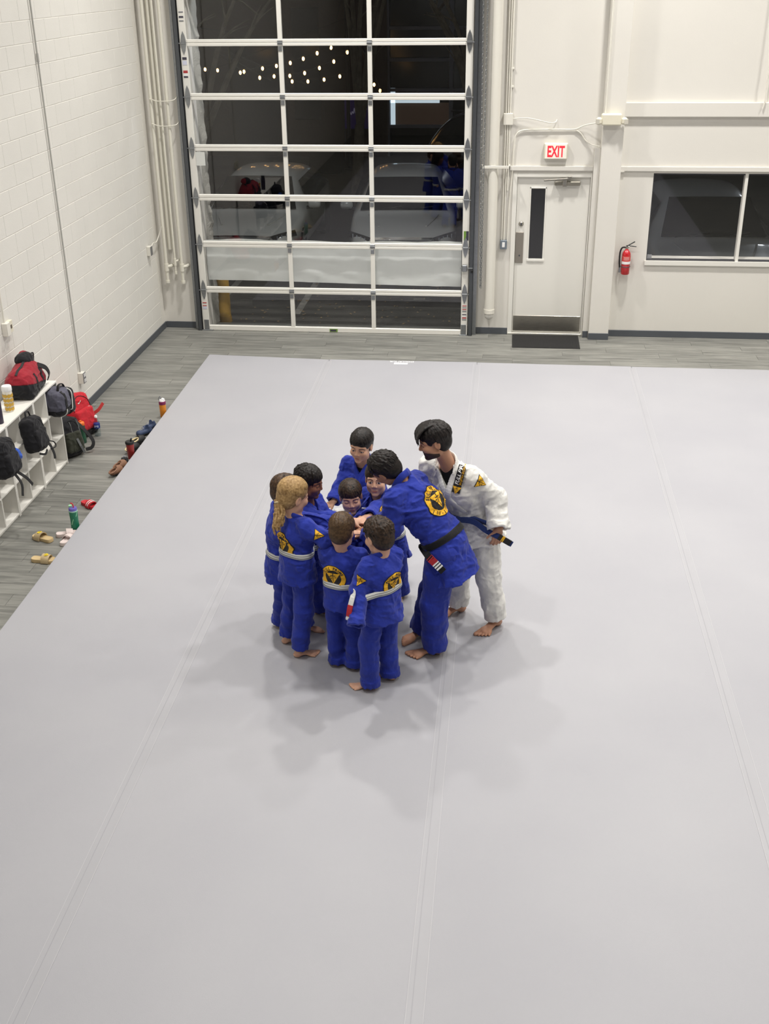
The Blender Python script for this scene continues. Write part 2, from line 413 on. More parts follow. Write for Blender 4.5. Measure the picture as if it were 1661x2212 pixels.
# ---------------------------------------------------------------- roll-up door
gd = thing('door_1', 'white aluminium roll-up door with seven rows of glass panes', 'door', ((GX0+GX1)/2, GY, 0), kind='structure')
SW = .088; MX = [-2.212, -1.104]; MW = .056
rail_h = .04
for k in range(7):
    z0, z1 = GZ[k], GZ[k+1]
    for x0, x1 in ((GX0, GX0+SW), (GX1-SW, GX1)):
        MB().ab((x0, GY, z0+.002), (x1, GY+.045, z1-.002), .003).build('stile', M_white, gd)
    lo = .07 if k == 0 else rail_h
    MB().ab((GX0+SW, GY-.004, z0+.001), (GX1-SW, GY+.045, z0+lo), .006).build('rail', M_white, gd)
    MB().ab((GX0+SW, GY-.004, z1-rail_h), (GX1-SW, GY+.045, z1-.001), .006).build('rail', M_white, gd)
    for mx in MX: MB().ab((mx-MW/2, GY-.001, z0+lo), (mx+MW/2, GY+.045, z1-rail_h), .004).build('mullion', M_white, gd)
    xs = [GX0+SW, MX[0]-MW/2, MX[0]+MW/2, MX[1]-MW/2, MX[1]+MW/2, GX1-SW]
    for j in range(3):
        MB().ab((xs[2*j]-.01, GY+.018, z0+lo-.01), (xs[2*j+1]+.01, GY+.024, z1-rail_h+.01)).build('pane', M_glass, gd)
    if k:
        for mx in MX:
            h = MB().ab((mx-.033, GY-.012, z0-.026), (mx+.033, GY-.004, z0-.008), .002).ab((mx-.033, GY-.012, z0+.006), (mx+.033, GY-.004, z0+.022), .002).cyl((mx-.03, GY-.012, z0-.002), (mx+.03, GY-.012, z0-.002), .008, n=8)
            h.ab((mx-.024, GY-.008, z0-.10), (mx+.024, GY-.002, z0-.042), .002)
            h.build('hinge', M_steel, gd)
        for sx, e in ((GX0+.046, -1), (GX1-.046, 1)):
            L_ = [(.0, .135), (.02, .09), (.032, .03), (.034, 0), (.032, -.03), (.02, -.09), (0, -.135), (-.02, -.09), (-.032, -.03), (-.034, 0), (-.032, .03), (-.02, .09)]
            h = MB().prism(L_, (sx, GY-.001, z0), (1, 0, 0), (0, 0, 1), .006); h.ab((sx-.036, GY-.022, z0-.014), (sx+.036, GY-.006, z0+.006), .003)
            h.cyl((sx-.03*e, GY-.014, z0-.004), (sx+.085*e, GY-.014, z0-.004), .007, n=8)
            h.build('end_hinge', M_steel, gd)
for x0, x1, e in ((GX0-.062, GX0-.012, -1), (GX1+.012, GX1+.062, 1)):
    t = MB().ab((x0, GY-.03, 0), (x1, GY-.026, 4.6)).ab((x0 if e < 0 else x1-.004, GY-.03, 0), (x0+.004 if e < 0 else x1, GY+.03, 4.6)).ab((x0, GY+.026, 0), (x1, GY+.03, 4.6))
    t.build('track', M_dsteel, gd)
    MB().ab((x0-.05 if e < 0 else x1, -.06, 0), (x0 if e < 0 else x1+.05, -.055, 4.6)).ab((x0-.004 if e < 0 else x1, -.075, 0), (x0 if e < 0 else x1+.004, 0, 4.6)).build('track_angle', M_steel, gd)
    xx = GX0+.02 if e < 0 else GX1-.085
    MB().ab((xx, GY-.008, .0), (xx+.065, GY-.001, .15), .002).ab((xx-.02, GY-.03, .0), (xx+.12 if e < 0 else xx+.085, GY-.002, .012), .002).build('bottom_bracket', M_steel, gd)
# lock box, stickers
lk = MB().ab((GX1-.085, GY-.05, .875), (GX1-.02, GY-.001, .96), .006).cyl((GX1-.11, GY-.03, .917), (GX1+.055, GY-.03, .917), .008, n=8).build('slide_lock', M_steel, gd)
MB().ab((GX1+.03, GY-.05, .86), (GX1+.06, GY-.02, .90), .004).build('padlock', M_black, lk)
def decal(x, z, wd, h, col, nm='sticker', y=GY-.0015):
    return MB().ab((x-wd/2, y-.0015, z-h/2), (x+wd/2, y+.001, z+h/2)).build(nm, col, gd)
P_red = pmat('red_print', (176, 60, 62), .6); P_grey = pmat('grey_print', (120, 122, 128), .6); P_green = pmat('green_tag', (112, 148, 62), .6); P_dk = pmat('dark_print', (62, 60, 74), .6); P_bl = pmat('pale_blue_print', (205, 208, 226), .6)
lx = GX0+.044; rx = GX1-.044
for z, h, c in ((4.02, .012, P_grey), (3.965, .02, P_dk), (3.92, .012, P_grey), (3.49, .03, P_dk), (3.44, .05, P_bl), (3.335, .03, P_red), (3.30, .035, M_white_print), (3.275, .02, P_dk), (.385, .012, P_red), (.345, .01, P_red), (.315, .03, P_bl)): decal(lx, z, .055, h, c)
for z, h, c in ((.405, .01, P_red), (.38, .008, P_grey), (.355, .01, P_red), (.33, .012, P_grey), (.285, .012, P_dk), (.265, .02, M_white_print), (.24, .014, P_red), (.215, .012, P_grey)): decal(rx, z, .055, h, c)
decal(rx-.012, 1.335, .03, .12, P_green); decal(rx+.02, 1.335, .032, .12, P_dk)
o = decal(-1.655, .032, .11, .042, P_green, 'name_tag', GY-.006); MB().ab((-1.70, GY-.0095, .02), (-1.62, GY-.0085, .044)).build('lettering', P_dk, o)
MB().ab((GX0+SW, GY-.003, 2.20), (GX0+SW+.12, GY-.001, 2.37)).build('paper_note', pmat('note_paper', (214, 216, 212), .8), gd)

# white sheet hung outside behind the second row of panes
G = []
for i in range(61):
    t = i/60; x = GX0+.1+t*(GX1-GX0-.2); row = []
    for j in range(15):
        s = j/14; top = 1.222+.008*math.sin(9*t)-.006*math.cos(23*t); bot = .665+.012*math.sin(4*t+1)-.02*t
        bulge = .035*max(0, 1-abs(s-.72)/.35)*(.5+mnoise.noise(Vector((t*11, s*3, 0))))+.012*mnoise.noise(Vector((t*26, s*6, 4)))
        row.append((x, .02-bulge, top+(bot-top)*s))
    G.append(row)
m = pmat('white_vinyl_sheet', (222, 226, 224), .55)
tag(MB().sheet(G, .002).build('window_sheet', m, smooth=True), 'crinkled white vinyl sheet hung across the roll-up door glass', 'sheet')

# ---------------------------------------------------------------- exit door
ed = thing('door_2', 'white steel exit door with narrow glass slit and kick plate', 'door', (1.22, .04, 0), kind='structure')
DX0, DX1 = .763, 1.677
MB().ab((.70, -.012, 0), (DX0-.004, .10, 2.12), .004).ab((DX1+.004, -.012, 0), (1.70, .10, 2.12), .004).ab((DX0-.004, -.012, 2.066), (DX1+.004, .10, 2.12), .004).build('door_frame', M_white, ed)
leaf = MB()
for a, b in (((DX0, .025, .03), (.942, .07, 2.062)), ((1.122, .025, .03), (DX1, .07, 2.062)), ((.942, .025, .03), (1.122, .07, 1.018)), ((.942, .025, 1.92), (1.122, .07, 2.062))): leaf.ab(a, b)
lf = leaf.build('door_leaf', M_white, ed)
fr = MB()
for a, b in (((.925, .018, 1.0), (.942, .03, 1.938)), ((1.122, .018, 1.0), (1.139, .03, 1.938)), ((.925, .018, 1.92), (1.139, .03, 1.938)), ((.92, .012, .985), (1.144, .03, 1.018))): fr.ab(a, b, .003)
fr.build('lite_frame', M_white, lf)
MB().ab((.94, .045, 1.016), (1.124, .052, 1.922)).build('pane', glass_mat('tinted_glass', (60, 60, 72)), lf)
MB().ab((DX0+.012, .018, .045), (DX1-.012, .026, .255), .002).build('kick_plate', M_brushed, lf)
lg = MB().ab((DX0+.004, .014, .965), (DX0+.105, .026, 1.365), .003).build('latch_guard', pmat('worn_steel_plate', (158, 152, 142), .42, .8), lf)
MB().cyl((.822, .016, 1.062), (.822, .008, 1.062), .011, n=10).build('keyhole', M_dsteel, lg)
db = MB().lathe([(.0, -.022), (.018, -.02), (.03, -.012), (.034, 0)], (.83, .026, 1.472), 18, rotx(-math.pi/2)).build('deadbolt', M_brushed, lf, True)
MB().ab((.82, -.006, 1.458), (.84, .01, 1.486), .002).build('thumb_turn', M_dsteel, db)
cl = MB().ab((1.23, -.035, 1.968), (1.555, .024, 2.018), .008).build('door_closer', pmat('closer_metal', (140, 136, 126), .4, .6), lf)
MB().ab((1.33, -.05, 1.955), (1.385, .0, 2.05), .006).build('closer_hub', M_brushed, cl)
MB().box((1.26, -.055, 2.045), (.34, .016, .02), rotz(.1) @ roty(-.06), .003).build('closer_arm', M_brushed, cl)
MB().ab((1.395, -.05, 2.05), (1.44, -.012, 2.085), .003).build('arm_shoe', M_brushed, cl)
MB().ab((DX0-.06, -.03, 0), (DX1+.06, .09, .027), .004).build('threshold', pmat('aluminium_sill', (196, 194, 186), .4, .5), ed)
dm = MB().ab((.77, -.605, .0), (1.65, -.035, .009), .003).build('door_mat', pmat('black_rubber_mat', (26, 26, 27), .75, bump=(160, .8, .004)))
tag(dm, 'black ribbed rubber door mat in front of the exit door', 'door mat')
r = MB()
for i in range(43): r.ab((.79+i*.0198, -.59, .008), (.798+i*.0198, -.05, .0125))
r.build('ribs', MATS['black_rubber_mat'], dm)

# exit sign
ex = MB().ab((1.075, -.062, 2.292), (1.37, -.0, 2.487), .01).build('exit_sign', M_offw); tag(ex, 'cream exit sign with red letters above the exit door', 'exit sign')
MB().ab((1.09, -.066, 2.302), (1.355, -.060, 2.477), .003).build('face_plate', pmat('sign_face', (240, 236, 224), .5, emit=((255, 245, 225), .12)), ex)
flat_text('lettering', 'EXIT', (1.222, -.0668, 2.39), (1, 0, 0), (0, 0, 1), .128, pmat('exit_red', (222, 42, 58), .5, emit=((235, 40, 55), .55)), ex, bold=.03, width=.215)

# emergency light
el = thing('emergency_light', 'cream twin-head emergency light on the boxed column', 'emergency light', (1.868, -.2, 2.70))
MB().ab((1.745, -.262, 2.722), (1.99, -.170, 2.858), .014).build('housing', M_offw, el)
for x, e in ((1.717, -1), (2.02, 1)):
    hd = MB().box((x, -.245, 2.775), (.07, .075, .085), rotz(.35*e), .02).build('lamp_head', M_offw, el)
    MB().box((x+.02*e, -.284, 2.772), (.05, .01, .062), rotz(.35*e), .004).build('lens', pmat('lamp_lens', (204, 200, 188), .25), hd)

# fire extinguisher
fe = thing('fire_extinguisher', 'red fire extinguisher hung on the wall left of the window', 'fire extinguisher', (2.195, -.085, .855))
M_red = pmat('extinguisher_red', (186, 24, 34), .25, coat=.6)
cx, cy = 2.195, -.085
MB().lathe([(.048, 0), (.055, .01), (.056, .10), (.056, .245), (.052, .275), (.036, .302), (.02, .315), (.018, .33)], (cx, cy, .862), 24).build('cylinder', M_red, fe, True)
a_ = np.linspace(-2.7, -.3, 14)
lab = MB().sheet([[(cx+.0573*math.cos(a), cy+.0573*math.sin(a), z) for z in (1.0, 1.03, 1.105)] for a in a_], .001).build('label', pmat('extinguisher_label', (206, 70, 66), .5), fe, True)
MB().sheet([[(cx+.0585*math.cos(a), cy+.0585*math.sin(a), z) for z in (1.0, 1.035)] for a in a_], .001).build('label_band', M_white_print, lab, True)
for i, zz in enumerate((1.085, 1.07, 1.055)): MB().sheet([[(cx+.0588*math.cos(a), cy+.0588*math.sin(a), z) for z in (zz, zz+.006)] for a in np.linspace(-2.2, -.9, 8)], .001).build('print_line', pmat('pale_red_print', (236, 190, 184), .6), lab)
MB().tube([(cx+.0575*math.cos(a), cy+.0575*math.sin(a), .965) for a in np.linspace(0, 2*math.pi, 25)[:-1]], .005, 6, True).build('strap', M_dsteel, fe)
vv = MB().cyl((cx, cy, 1.185), (cx, cy, 1.225), .018, n=12).ab((cx-.02, cy-.012, 1.205), (cx+.03, cy+.012, 1.225), .003).build('valve', M_brushed, fe)
MB().box((cx+.055, cy, 1.225), (.13, .018, .01), roty(.1), .003).box((cx+.045, cy, 1.252), (.12, .018, .012), roty(-.55), .003).build('handle', M_black, vv)
MB().tube(spline([(cx-.02, cy, 1.21), (cx-.06, cy-.01, 1.205), (cx-.082, cy-.01, 1.15), (cx-.083, cy-.005, 1.05), (cx-.075, cy, .95)], 20), .011, 8).build('hose', M_black, fe, True)
MB().cyl((cx-.075, cy, .955), (cx-.072, cy, .885), .009, .014, n=10).build('nozzle', P_grey, fe)
MB().ab((cx-.02, -.03, .95), (cx+.02, 0, 1.16), .003).build('bracket', M_dsteel, fe)

# wide window
wd = thing('window_1', 'wide white-framed window looking onto a parked car', 'window', (4.3, .05, WZ0), kind='structure')
f = MB()
for a, b in (((WX0, .02, WZ0), (WX0+.012, .10, WZ1)), ((WX1-.012, .02, WZ0), (WX1, .10, WZ1)), ((WX0, .02, WZ1-.02), (WX1, .10, WZ1)), ((WX0, .02, WZ0), (WX1, .10, WZ0+.012))): f.ab(a, b, .002)
f.build('window_frame', pmat('dark_window_frame', (62, 62, 66), .5), wd)
for mx in (3.607, 4.76): MB().ab((mx-.019, .0, WZ0), (mx+.019, .11, WZ1), .003).build('mullion', M_white, wd)
for x0, x1 in ((WX0+.012, 3.588), (3.626, 4.741), (4.779, WX1-.012)): MB().ab((x0, .055, WZ0+.01), (x1, .061, WZ1-.018)).build('pane', M_glass, wd)
MB().prism([(0, 0), (.028, -.0), (.028, -.055), (0, -.065)], (WX0-.02, 0, WZ0+.004), (0, -1, 0), (0, 0, 1), -(WX1-WX0+.04)).build('window_sill', M_white, wd)
MB().ab((2.475, .05, 1.035), (2.535, .054, 1.09)).build('sticker', pmat('pale_sticker', (150, 150, 154), .7), wd)

# ---------------------------------------------------------------- pipes, conduits, chain
def pipe(name, label, cat, parts, mat=M_pipe, loc=None, group=None):
    t = thing(name, label, cat, loc, group)
    for nm, mb in parts: mb.build(nm, mat, t, True)
    return t
dp = thing('drain_pipe', 'thick white vertical drain pipe between roll-up door and exit door', 'pipe', (.45, -.085, .2))
MB().cyl((.45, -.085, .33), (.45, -.085, 8.6), .064, n=24).build('pipe_run', M_pipe, dp, True)
MB().cyl((.45, -.085, .31), (.45, -.085, .365), .071, n=24).build('collar', M_pipe, dp, True)
MB().ell((.45, -.085, .285), (.062, .062, .065), n=20).build('elbow', pmat('pipe_elbow', (214, 212, 206), .45), dp, True)
def clamp(x, z, p): MB().ab((x-.02, -.03, z-.012), (x+.02, -.001, z+.012), .002).build('clamp', M_pipe, p)
cd = thing('conduit_run', 'thin white electrical conduits with junction box and wall switch', 'conduit', (.61, -.02, 1.15))
for x, z0 in ((.585, 1.27), (.612, 1.27), (.638, 1.9)):
    MB().cyl((x, -.022, z0), (x, -.022, 8.6), .0095, n=8).build('conduit', M_pipe, cd, True)
MB().ab((.555, -.055, 2.70), (.675, 0, 2.84), .006).build('junction_box', M_pipe, cd)
sb = MB().ab((.565, -.05, 1.155), (.655, 0, 1.27), .004).build('switch_box', pmat('steel_switch_box', (128, 138, 148), .45, .5), cd)
MB().ab((.592, -.056, 1.18), (.628, -.048, 1.245), .003).build('switch_toggle', M_white_print, sb)
for x, z in ((.648, 3.36), (.648, 3.15)): clamp(x, z, cd)
st = MB().ab((.30, -.16, 2.19), (.66, -.145, 2.225), .003).ab((.30, -.16, 2.19), (.315, 0, 2.225), .003).ab((.645, -.16, 2.19), (.66, 0, 2.225), .003).build('pipe_strut', M_pipe); tag(st, 'white strut strap holding the thick drain pipe', 'strut')
MB().tube(spline([(.675, -.03, 2.775), (.85, -.06, 2.785), (1.0, -.08, 2.76), (1.13, -.07, 2.73), (1.2, -.03, 2.735), (1.218, -.0, 2.76)], 26), .007, 7).build('loose_cable', M_pipe, cd, True)
cb = thing('wall_cable', 'white cable looping from exit door frame to emergency light', 'cable', (1.2, -.02, 2.1))
MB().tube(spline([(.66, -.02, 1.25), (.67, -.02, 1.8), (.69, -.02, 2.1), (.70, -.02, 2.45), (.72, -.02, 2.58), (.80, -.02, 2.635), (1.0, -.02, 2.645), (1.25, -.02, 2.648), (1.44, -.02, 2.65), (1.56, -.05, 2.70), (1.70, -.15, 2.74), (1.745, -.2, 2.75)], 60), .0085, 7).build('cable', M_pipe, cb, True)
MB().tube(spline([(1.44, -.02, 2.65), (1.52, -.02, 2.60), (1.58, -.02, 2.52), (1.66, -.03, 2.47), (1.76, -.09, 2.455)], 20), .0075, 7).build('branch', M_pipe, cb, True)
hc = MB().tube(spline([(3.72, -.07, 8.6), (3.70, -.07, 4.), (3.685, -.07, 3.2), (3.69, -.07, 3.0), (3.675, -.07, 2.9)], 30), .009, 7).build('hanging_cord', M_pipe, smooth=True); tag(hc, 'white cord hanging down the wall over the window beam', 'cord')
# chain hoist
ch = thing('hoist_chain', 'steel hoist chain loop hanging beside the roll-up door', 'chain', (.31, -.16, .66))
lk = MB()
def link_(c, turn):
    R = rotz(math.pi/2*turn+.4); P = []
    for t in np.linspace(0, 2*math.pi, 9)[:-1]: P.append(np.array([math.cos(t)*.009, 0, math.sin(t)*.016+(.006 if math.sin(t) > 0 else -.006)]) @ R.T+c)
    lk.tube(P, .0032, 4, True)
n = 0; z = .68
while z < 4.6:
    s = (z-.68)/3.9
    link_(np.array([.335-.012*s, -.16, z]), n % 2); link_(np.array([.322-.055*s*min(1, s*9+.2), -.165, z+.01]), (n+1) % 2); z += .034; n += 1
lk.build('chain_links', M_steel, ch)

# corner standpipes
M_p2 = pmat('corner_pipe_paint', (226, 223, 210), .45)
for x, r, zb, zt, lab in ((-3.915, .021, .66, .87, 'white standpipe in the corner nearest the block wall'), (-3.79, .013, .78, .945, 'slim white standpipe between two thicker ones in the corner'), (-3.70, .021, .655, .87, 'white standpipe in the corner nearest the roll-up door')):
    t = thing('standpipe', lab, 'pipe', (x, -.1, zb), 'corner standpipes')
    MB().cyl((x, -.1, zb), (x, -.1, 8.6), r, n=14).build('pipe_run', M_p2, t, True)
    MB().cyl((x, -.1, zt-.055), (x, -.1, zt+.045), r*1.45, n=14).build('tee_fitting', M_p2, t, True)
    MB().tube(spline([(x, -.1, zt), (x+2.6*r, -.085, zt+.01), (x+3.2*r, -.06, zt+.012), (x+3.4*r, -.028, zt+.012)], 14), r*1.1, 10).build('elbow', M_p2, t, True)
    MB().cyl((x, -.1, zb-.005), (x, -.1, zb+.03), r*1.35, n=14).build('end_cap', M_p2, t, True)
for x, r in ((-3.855, .034),):
    o = MB().cyl((x, -.04, 1.1), (x, -.04, 8.6), r, n=14).build('riser_pipe', M_p2, smooth=True); tag(o, 'flush white riser pipe behind the corner standpipes', 'pipe')
for z0 in (3.02, 2.72):
    o = MB().tube(spline([(-3.92, -.13, z0), (-3.80, -.14, z0-.03), (-3.62, -.12, z0-.02), (-3.58, -.05, z0+.02), (-3.57, 0, z0+.05)], 18), .006, 6).build('pipe_tie', M_p2, smooth=True); tag(o, 'upper thin wire tie hooked across the corner standpipes' if z0 > 3 else 'lower thin wire tie hooked across the corner standpipes', 'wire tie', 'pipe ties')
# boxes on the block wall
def wallbox(name, label, cat, y, z, wd, h, d, face, fm, plate=None):
    t = thing(name, label, cat, (LW, y, z-h/2)); MB().ab((LW, y-wd/2, z-h/2), (LW+d, y+wd/2, z+h/2), .004).build('box', M_pipe, t)
    p = MB().ab((LW+d-.001, y-wd/2*face, z-h/2*face), (LW+d+.006, y+wd/2*face, z+h/2*face), .002).build('face_plate', fm, t); return t, p
M_grey = pmat('grey_cover_plate', (132, 132, 134), .45, .3)
t, p = wallbox('wall_outlet', 'grey-faced outlet box at the foot of the conduit on the block wall', 'outlet', -3.34, .41, .075, .125, .06, .97, M_grey)
for dz in (-.03, .03):
    for dy in (-.015, .015): MB().ab((LW+.065, -3.34+dy-.009, .41+dz-.018), (LW+.069, -3.34+dy+.009, .41+dz+.018), .002).build('socket', M_white_print, p)
MB().cyl((LW+.02, -3.34, .47), (LW+.02, -3.34, 8.6), .0085, n=8).build('conduit', pmat('conduit_grey', (176, 175, 170), .5), t, True)
MB().cyl((LW+.02, -3.34, 3.68), (LW+.02, -3.34, 3.76), .014, n=8).build('coupling', MATS['conduit_grey'], t, True)
t, p = wallbox('wall_socket', 'white and cream socket pair high on the block wall by the shelf', 'socket', -5.0, 1.46, .075, .125, .05, .95, M_pipe)
c = MB().ab((LW, -4.945, 1.40), (LW+.035, -4.86, 1.515), .004).build('cream_plate', M_offw, t)
MB().ab((LW+.034, -4.915, 1.44), (LW+.038, -4.885, 1.475), .001).build('dark_insert', pmat('brown_insert', (92, 82, 70), .6), c)
MB().cyl((LW+.02, -5.0, 1.52), (LW+.02, -5.0, 8.6), .0085, n=8).build('conduit', M_pipe, t, True)
t, p = wallbox('cable_box', 'small white cable box low near the corner standpipes', 'cable box', -.47, 1.17, .08, .12, .05, .97, M_grey)
MB().tube(spline([(LW+.05, -.44, 1.22), (LW+.05, -.36, 1.25), (LW+.06, -.25, 1.24), (LW+.07, -.16, 1.30), (-3.92, -.14, 1.42)], 20), .006, 6).build('cable', M_pipe, t, True)

# ---------------------------------------------------------------- training mat: rolls side by side, taped seams
def mat_mat():
    m = bpy.data.materials.new('mat_vinyl'); m.use_nodes = True; N = m.node_tree.nodes; L = m.node_tree.links; b = N['Principled BSDF']
    g = N.new('ShaderNodeNewGeometry'); n1 = N.new('ShaderNodeTexNoise'); n1.inputs['Scale'].default_value = .9; n1.inputs['Detail'].default_value = 6; L.new(g.outputs['Position'], n1.inputs['Vector'])
    cr = N.new('ShaderNodeValToRGB'); e = cr.color_ramp.elements; e[0].position = .3; e[0].color = lin((161, 161, 167))+(1,); e[1].position = .7; e[1].color = lin((167, 167, 172))+(1,)
    L.new(n1.outputs[0], cr.inputs[0]); L.new(cr.outputs[0], b.inputs['Base Color'])
    b.inputs['Roughness'].default_value = .42; b.inputs['Specular IOR Level'].default_value = .45
    n2 = N.new('ShaderNodeTexNoise'); n2.inputs['Scale'].default_value = 260; L.new(g.outputs['Position'], n2.inputs['Vector'])
    bp = N.new('ShaderNodeBump'); bp.inputs['Strength'].default_value = .25; bp.inputs['Distance'].default_value = .002; L.new(n2.outputs[0], bp.inputs['Height']); L.new(bp.outputs[0], b.inputs['Normal'])
    return m
M_mat = mat_mat()
M_tape = pmat('clear_seam_tape', (166, 166, 171), .36, var=(3, .02))
SEAM = [-3.046, -1.505, .339, 2.215, 4.19]; BACK = [(-1.39, -1.49), (-1.48, -1.46), (-1.47, -1.49), (-1.50, -1.505)]
def edge_x(y): return -3.068+.0091*(-1.4-y)            # the mat's edge along the shoe aisle is not quite square
side = ['along the shoe aisle', 'second in from the shoe aisle, carrying the white print', 'third in from the shoe aisle', 'farthest from the shoe aisle']
for i in range(4):
    x0, x1 = SEAM[i]+.0015, SEAM[i+1]-.0015; b0, b1 = BACK[i]; e = .008
    mb = MB(); xa = (edge_x(-17.5), edge_x(b0)) if i == 0 else (x0, x0)
    top = [(xa[0], -17.5), (x1, -17.5), (x1, b1), (xa[1], b0)]
    ins = [(xa[0]+e, -17.5+e), (x1-e, -17.5+e), (x1-e, b1-e), (xa[1]+e, b0-e)]
    V = [(a, b, .0) for a, b in top]+[(a, b, MAT_Z-e*.7) for a, b in top]+[(a, b, MAT_Z-.001) for a, b in [((p[0]*.7+q[0]*.3), (p[1]*.7+q[1]*.3)) for p, q in zip(ins, top)]]+[(a, b, MAT_Z) for a, b in ins]
    F = [[3, 2, 1, 0], [12, 13, 14, 15]]+[[k*4+j, k*4+(j+1) % 4, k*4+4+(j+1) % 4, k*4+4+j] for k in range(3) for j in range(4)]
    mb.add(V, F); o = mb.build('mat_roll', M_mat); tag(o, 'long pale grey training mat roll '+side[i], 'mat', 'training mat rolls')
    if i == 1: matroll = o
c = ground(867, 784, MAT_Z)
flat_text('lettering', 'DOLLAMUR', (c[0], c[1]+.05, MAT_Z+.0006), (-1, 0, 0), (0, -1, 0), .05, M_white_print, matroll, bold=.01, width=.30)
MB().ab((c[0]-.09, c[1]-.05, MAT_Z-.001), (c[0]+.08, c[1]+.005, MAT_Z+.0006)).build('print_block', M_white_print, matroll)
for x, lab in ((SEAM[1], 'clear tape over the mat seam nearest the shoe aisle'), (SEAM[2], 'clear tape over the mat seam running past the people'), (SEAM[3], 'clear tape over the mat seam farthest from the shoe aisle')):
    t = thing('seam_tape', lab, 'tape', (x, -9, MAT_Z), 'mat seam tapes')
    ys = np.linspace(-17.4, -1.56, 90)
    G = [[(x-.042+.004*mnoise.noise(Vector((x, y*.8, 1))), y, MAT_Z+.0008), (x+.042+.004*mnoise.noise(Vector((x, y*.8, 5))), y, MAT_Z+.0008)] for y in ys]
    MB().sheet(G, .0009, (0, 0, 1)).build('tape_strip', M_tape, t)
    for k in (0, 1):
        P = [np.array(g[k])+(0, 0, .0006) for g in G]; MB().ribbon(P, (0, 0, 1), .0035, .0014).build('tape_edge', pmat('tape_edge', (182, 182, 186), .35), t)
    P = [np.array([x-.012+.006*mnoise.noise(Vector((x, y*.6, 9))), y, MAT_Z+.0012]) for y in ys]; MB().ribbon(P, (0, 0, 1), .004, .0012).build('tape_crease', pmat('tape_crease', (158, 158, 164), .4), t)

# ================================================================ OUTSIDE, SEEN THROUGH THE GLASS
GZ0 = -.04
o = MB().ab((-30, .3, GZ0-.2), (30, 45, GZ0)).build('parking_lot', pmat('asphalt', (62, 60, 57), .9, bump=(30, .6, .01), var=(1.1, .18))); tag(o, 'dark asphalt parking lot outside the roll-up door', 'ground', kind='structure')
for x, lab in ((-2.35, 'faded white parking line between the two pale cars'), (-3.62, 'faded white parking line beside the yellow bollard')):
    o = MB().ab((x-.05, .9, GZ0), (x+.05, 5.5, GZ0+.003)).build('parking_line', pmat('faded_line_paint', (120, 118, 112), .9, var=(9, .3))); tag(o, lab, 'line')
lv = MB(); rl = random.Random(3)
for i in range(150):
    c = np.array([rl.uniform(-3.1, .2), rl.uniform(.45, 2.6), GZ0+.004]); a = rl.uniform(0, 6.28); r = rl.uniform(.012, .035)
    lv.add([c+[r*math.cos(a+k*1.2566)*(1 if k % 2 else .45), r*math.sin(a+k*1.2566), rl.uniform(0, .012)] for k in range(5)], [[0, 1, 2, 3, 4]])
o = mesh_obj('fallen_leaves', lv.V, lv.F, pmat('dry_leaf', (122, 104, 78), .9), recalc=False); tag(o, 'dry fallen leaves scattered on the asphalt outside the glass', 'leaves', kind='stuff')
bp = ground(487, 694, GZ0)
b_ = thing('bollard', 'yellow painted steel bollard just outside the roll-up door', 'bollard', bp)
MB().lathe([(.088, 0), (.088, .98), (.08, 1.02), (.05, 1.05), (.0, 1.06)], bp, 20).build('post', pmat('yellow_paint', (176, 138, 52), .6, var=(7, .14)), b_, True)
MB().lathe([(.1, 0), (.095, .06), (.089, .09)], bp, 20).build('base_collar', pmat('yellow_paint_dull', (150, 116, 44), .7), b_, True)
MB().cyl(bp+[-.17, .25, .10], bp+[-.10, .25, .10], .045, n=12).build('side_spigot', M_steel, b_, True)

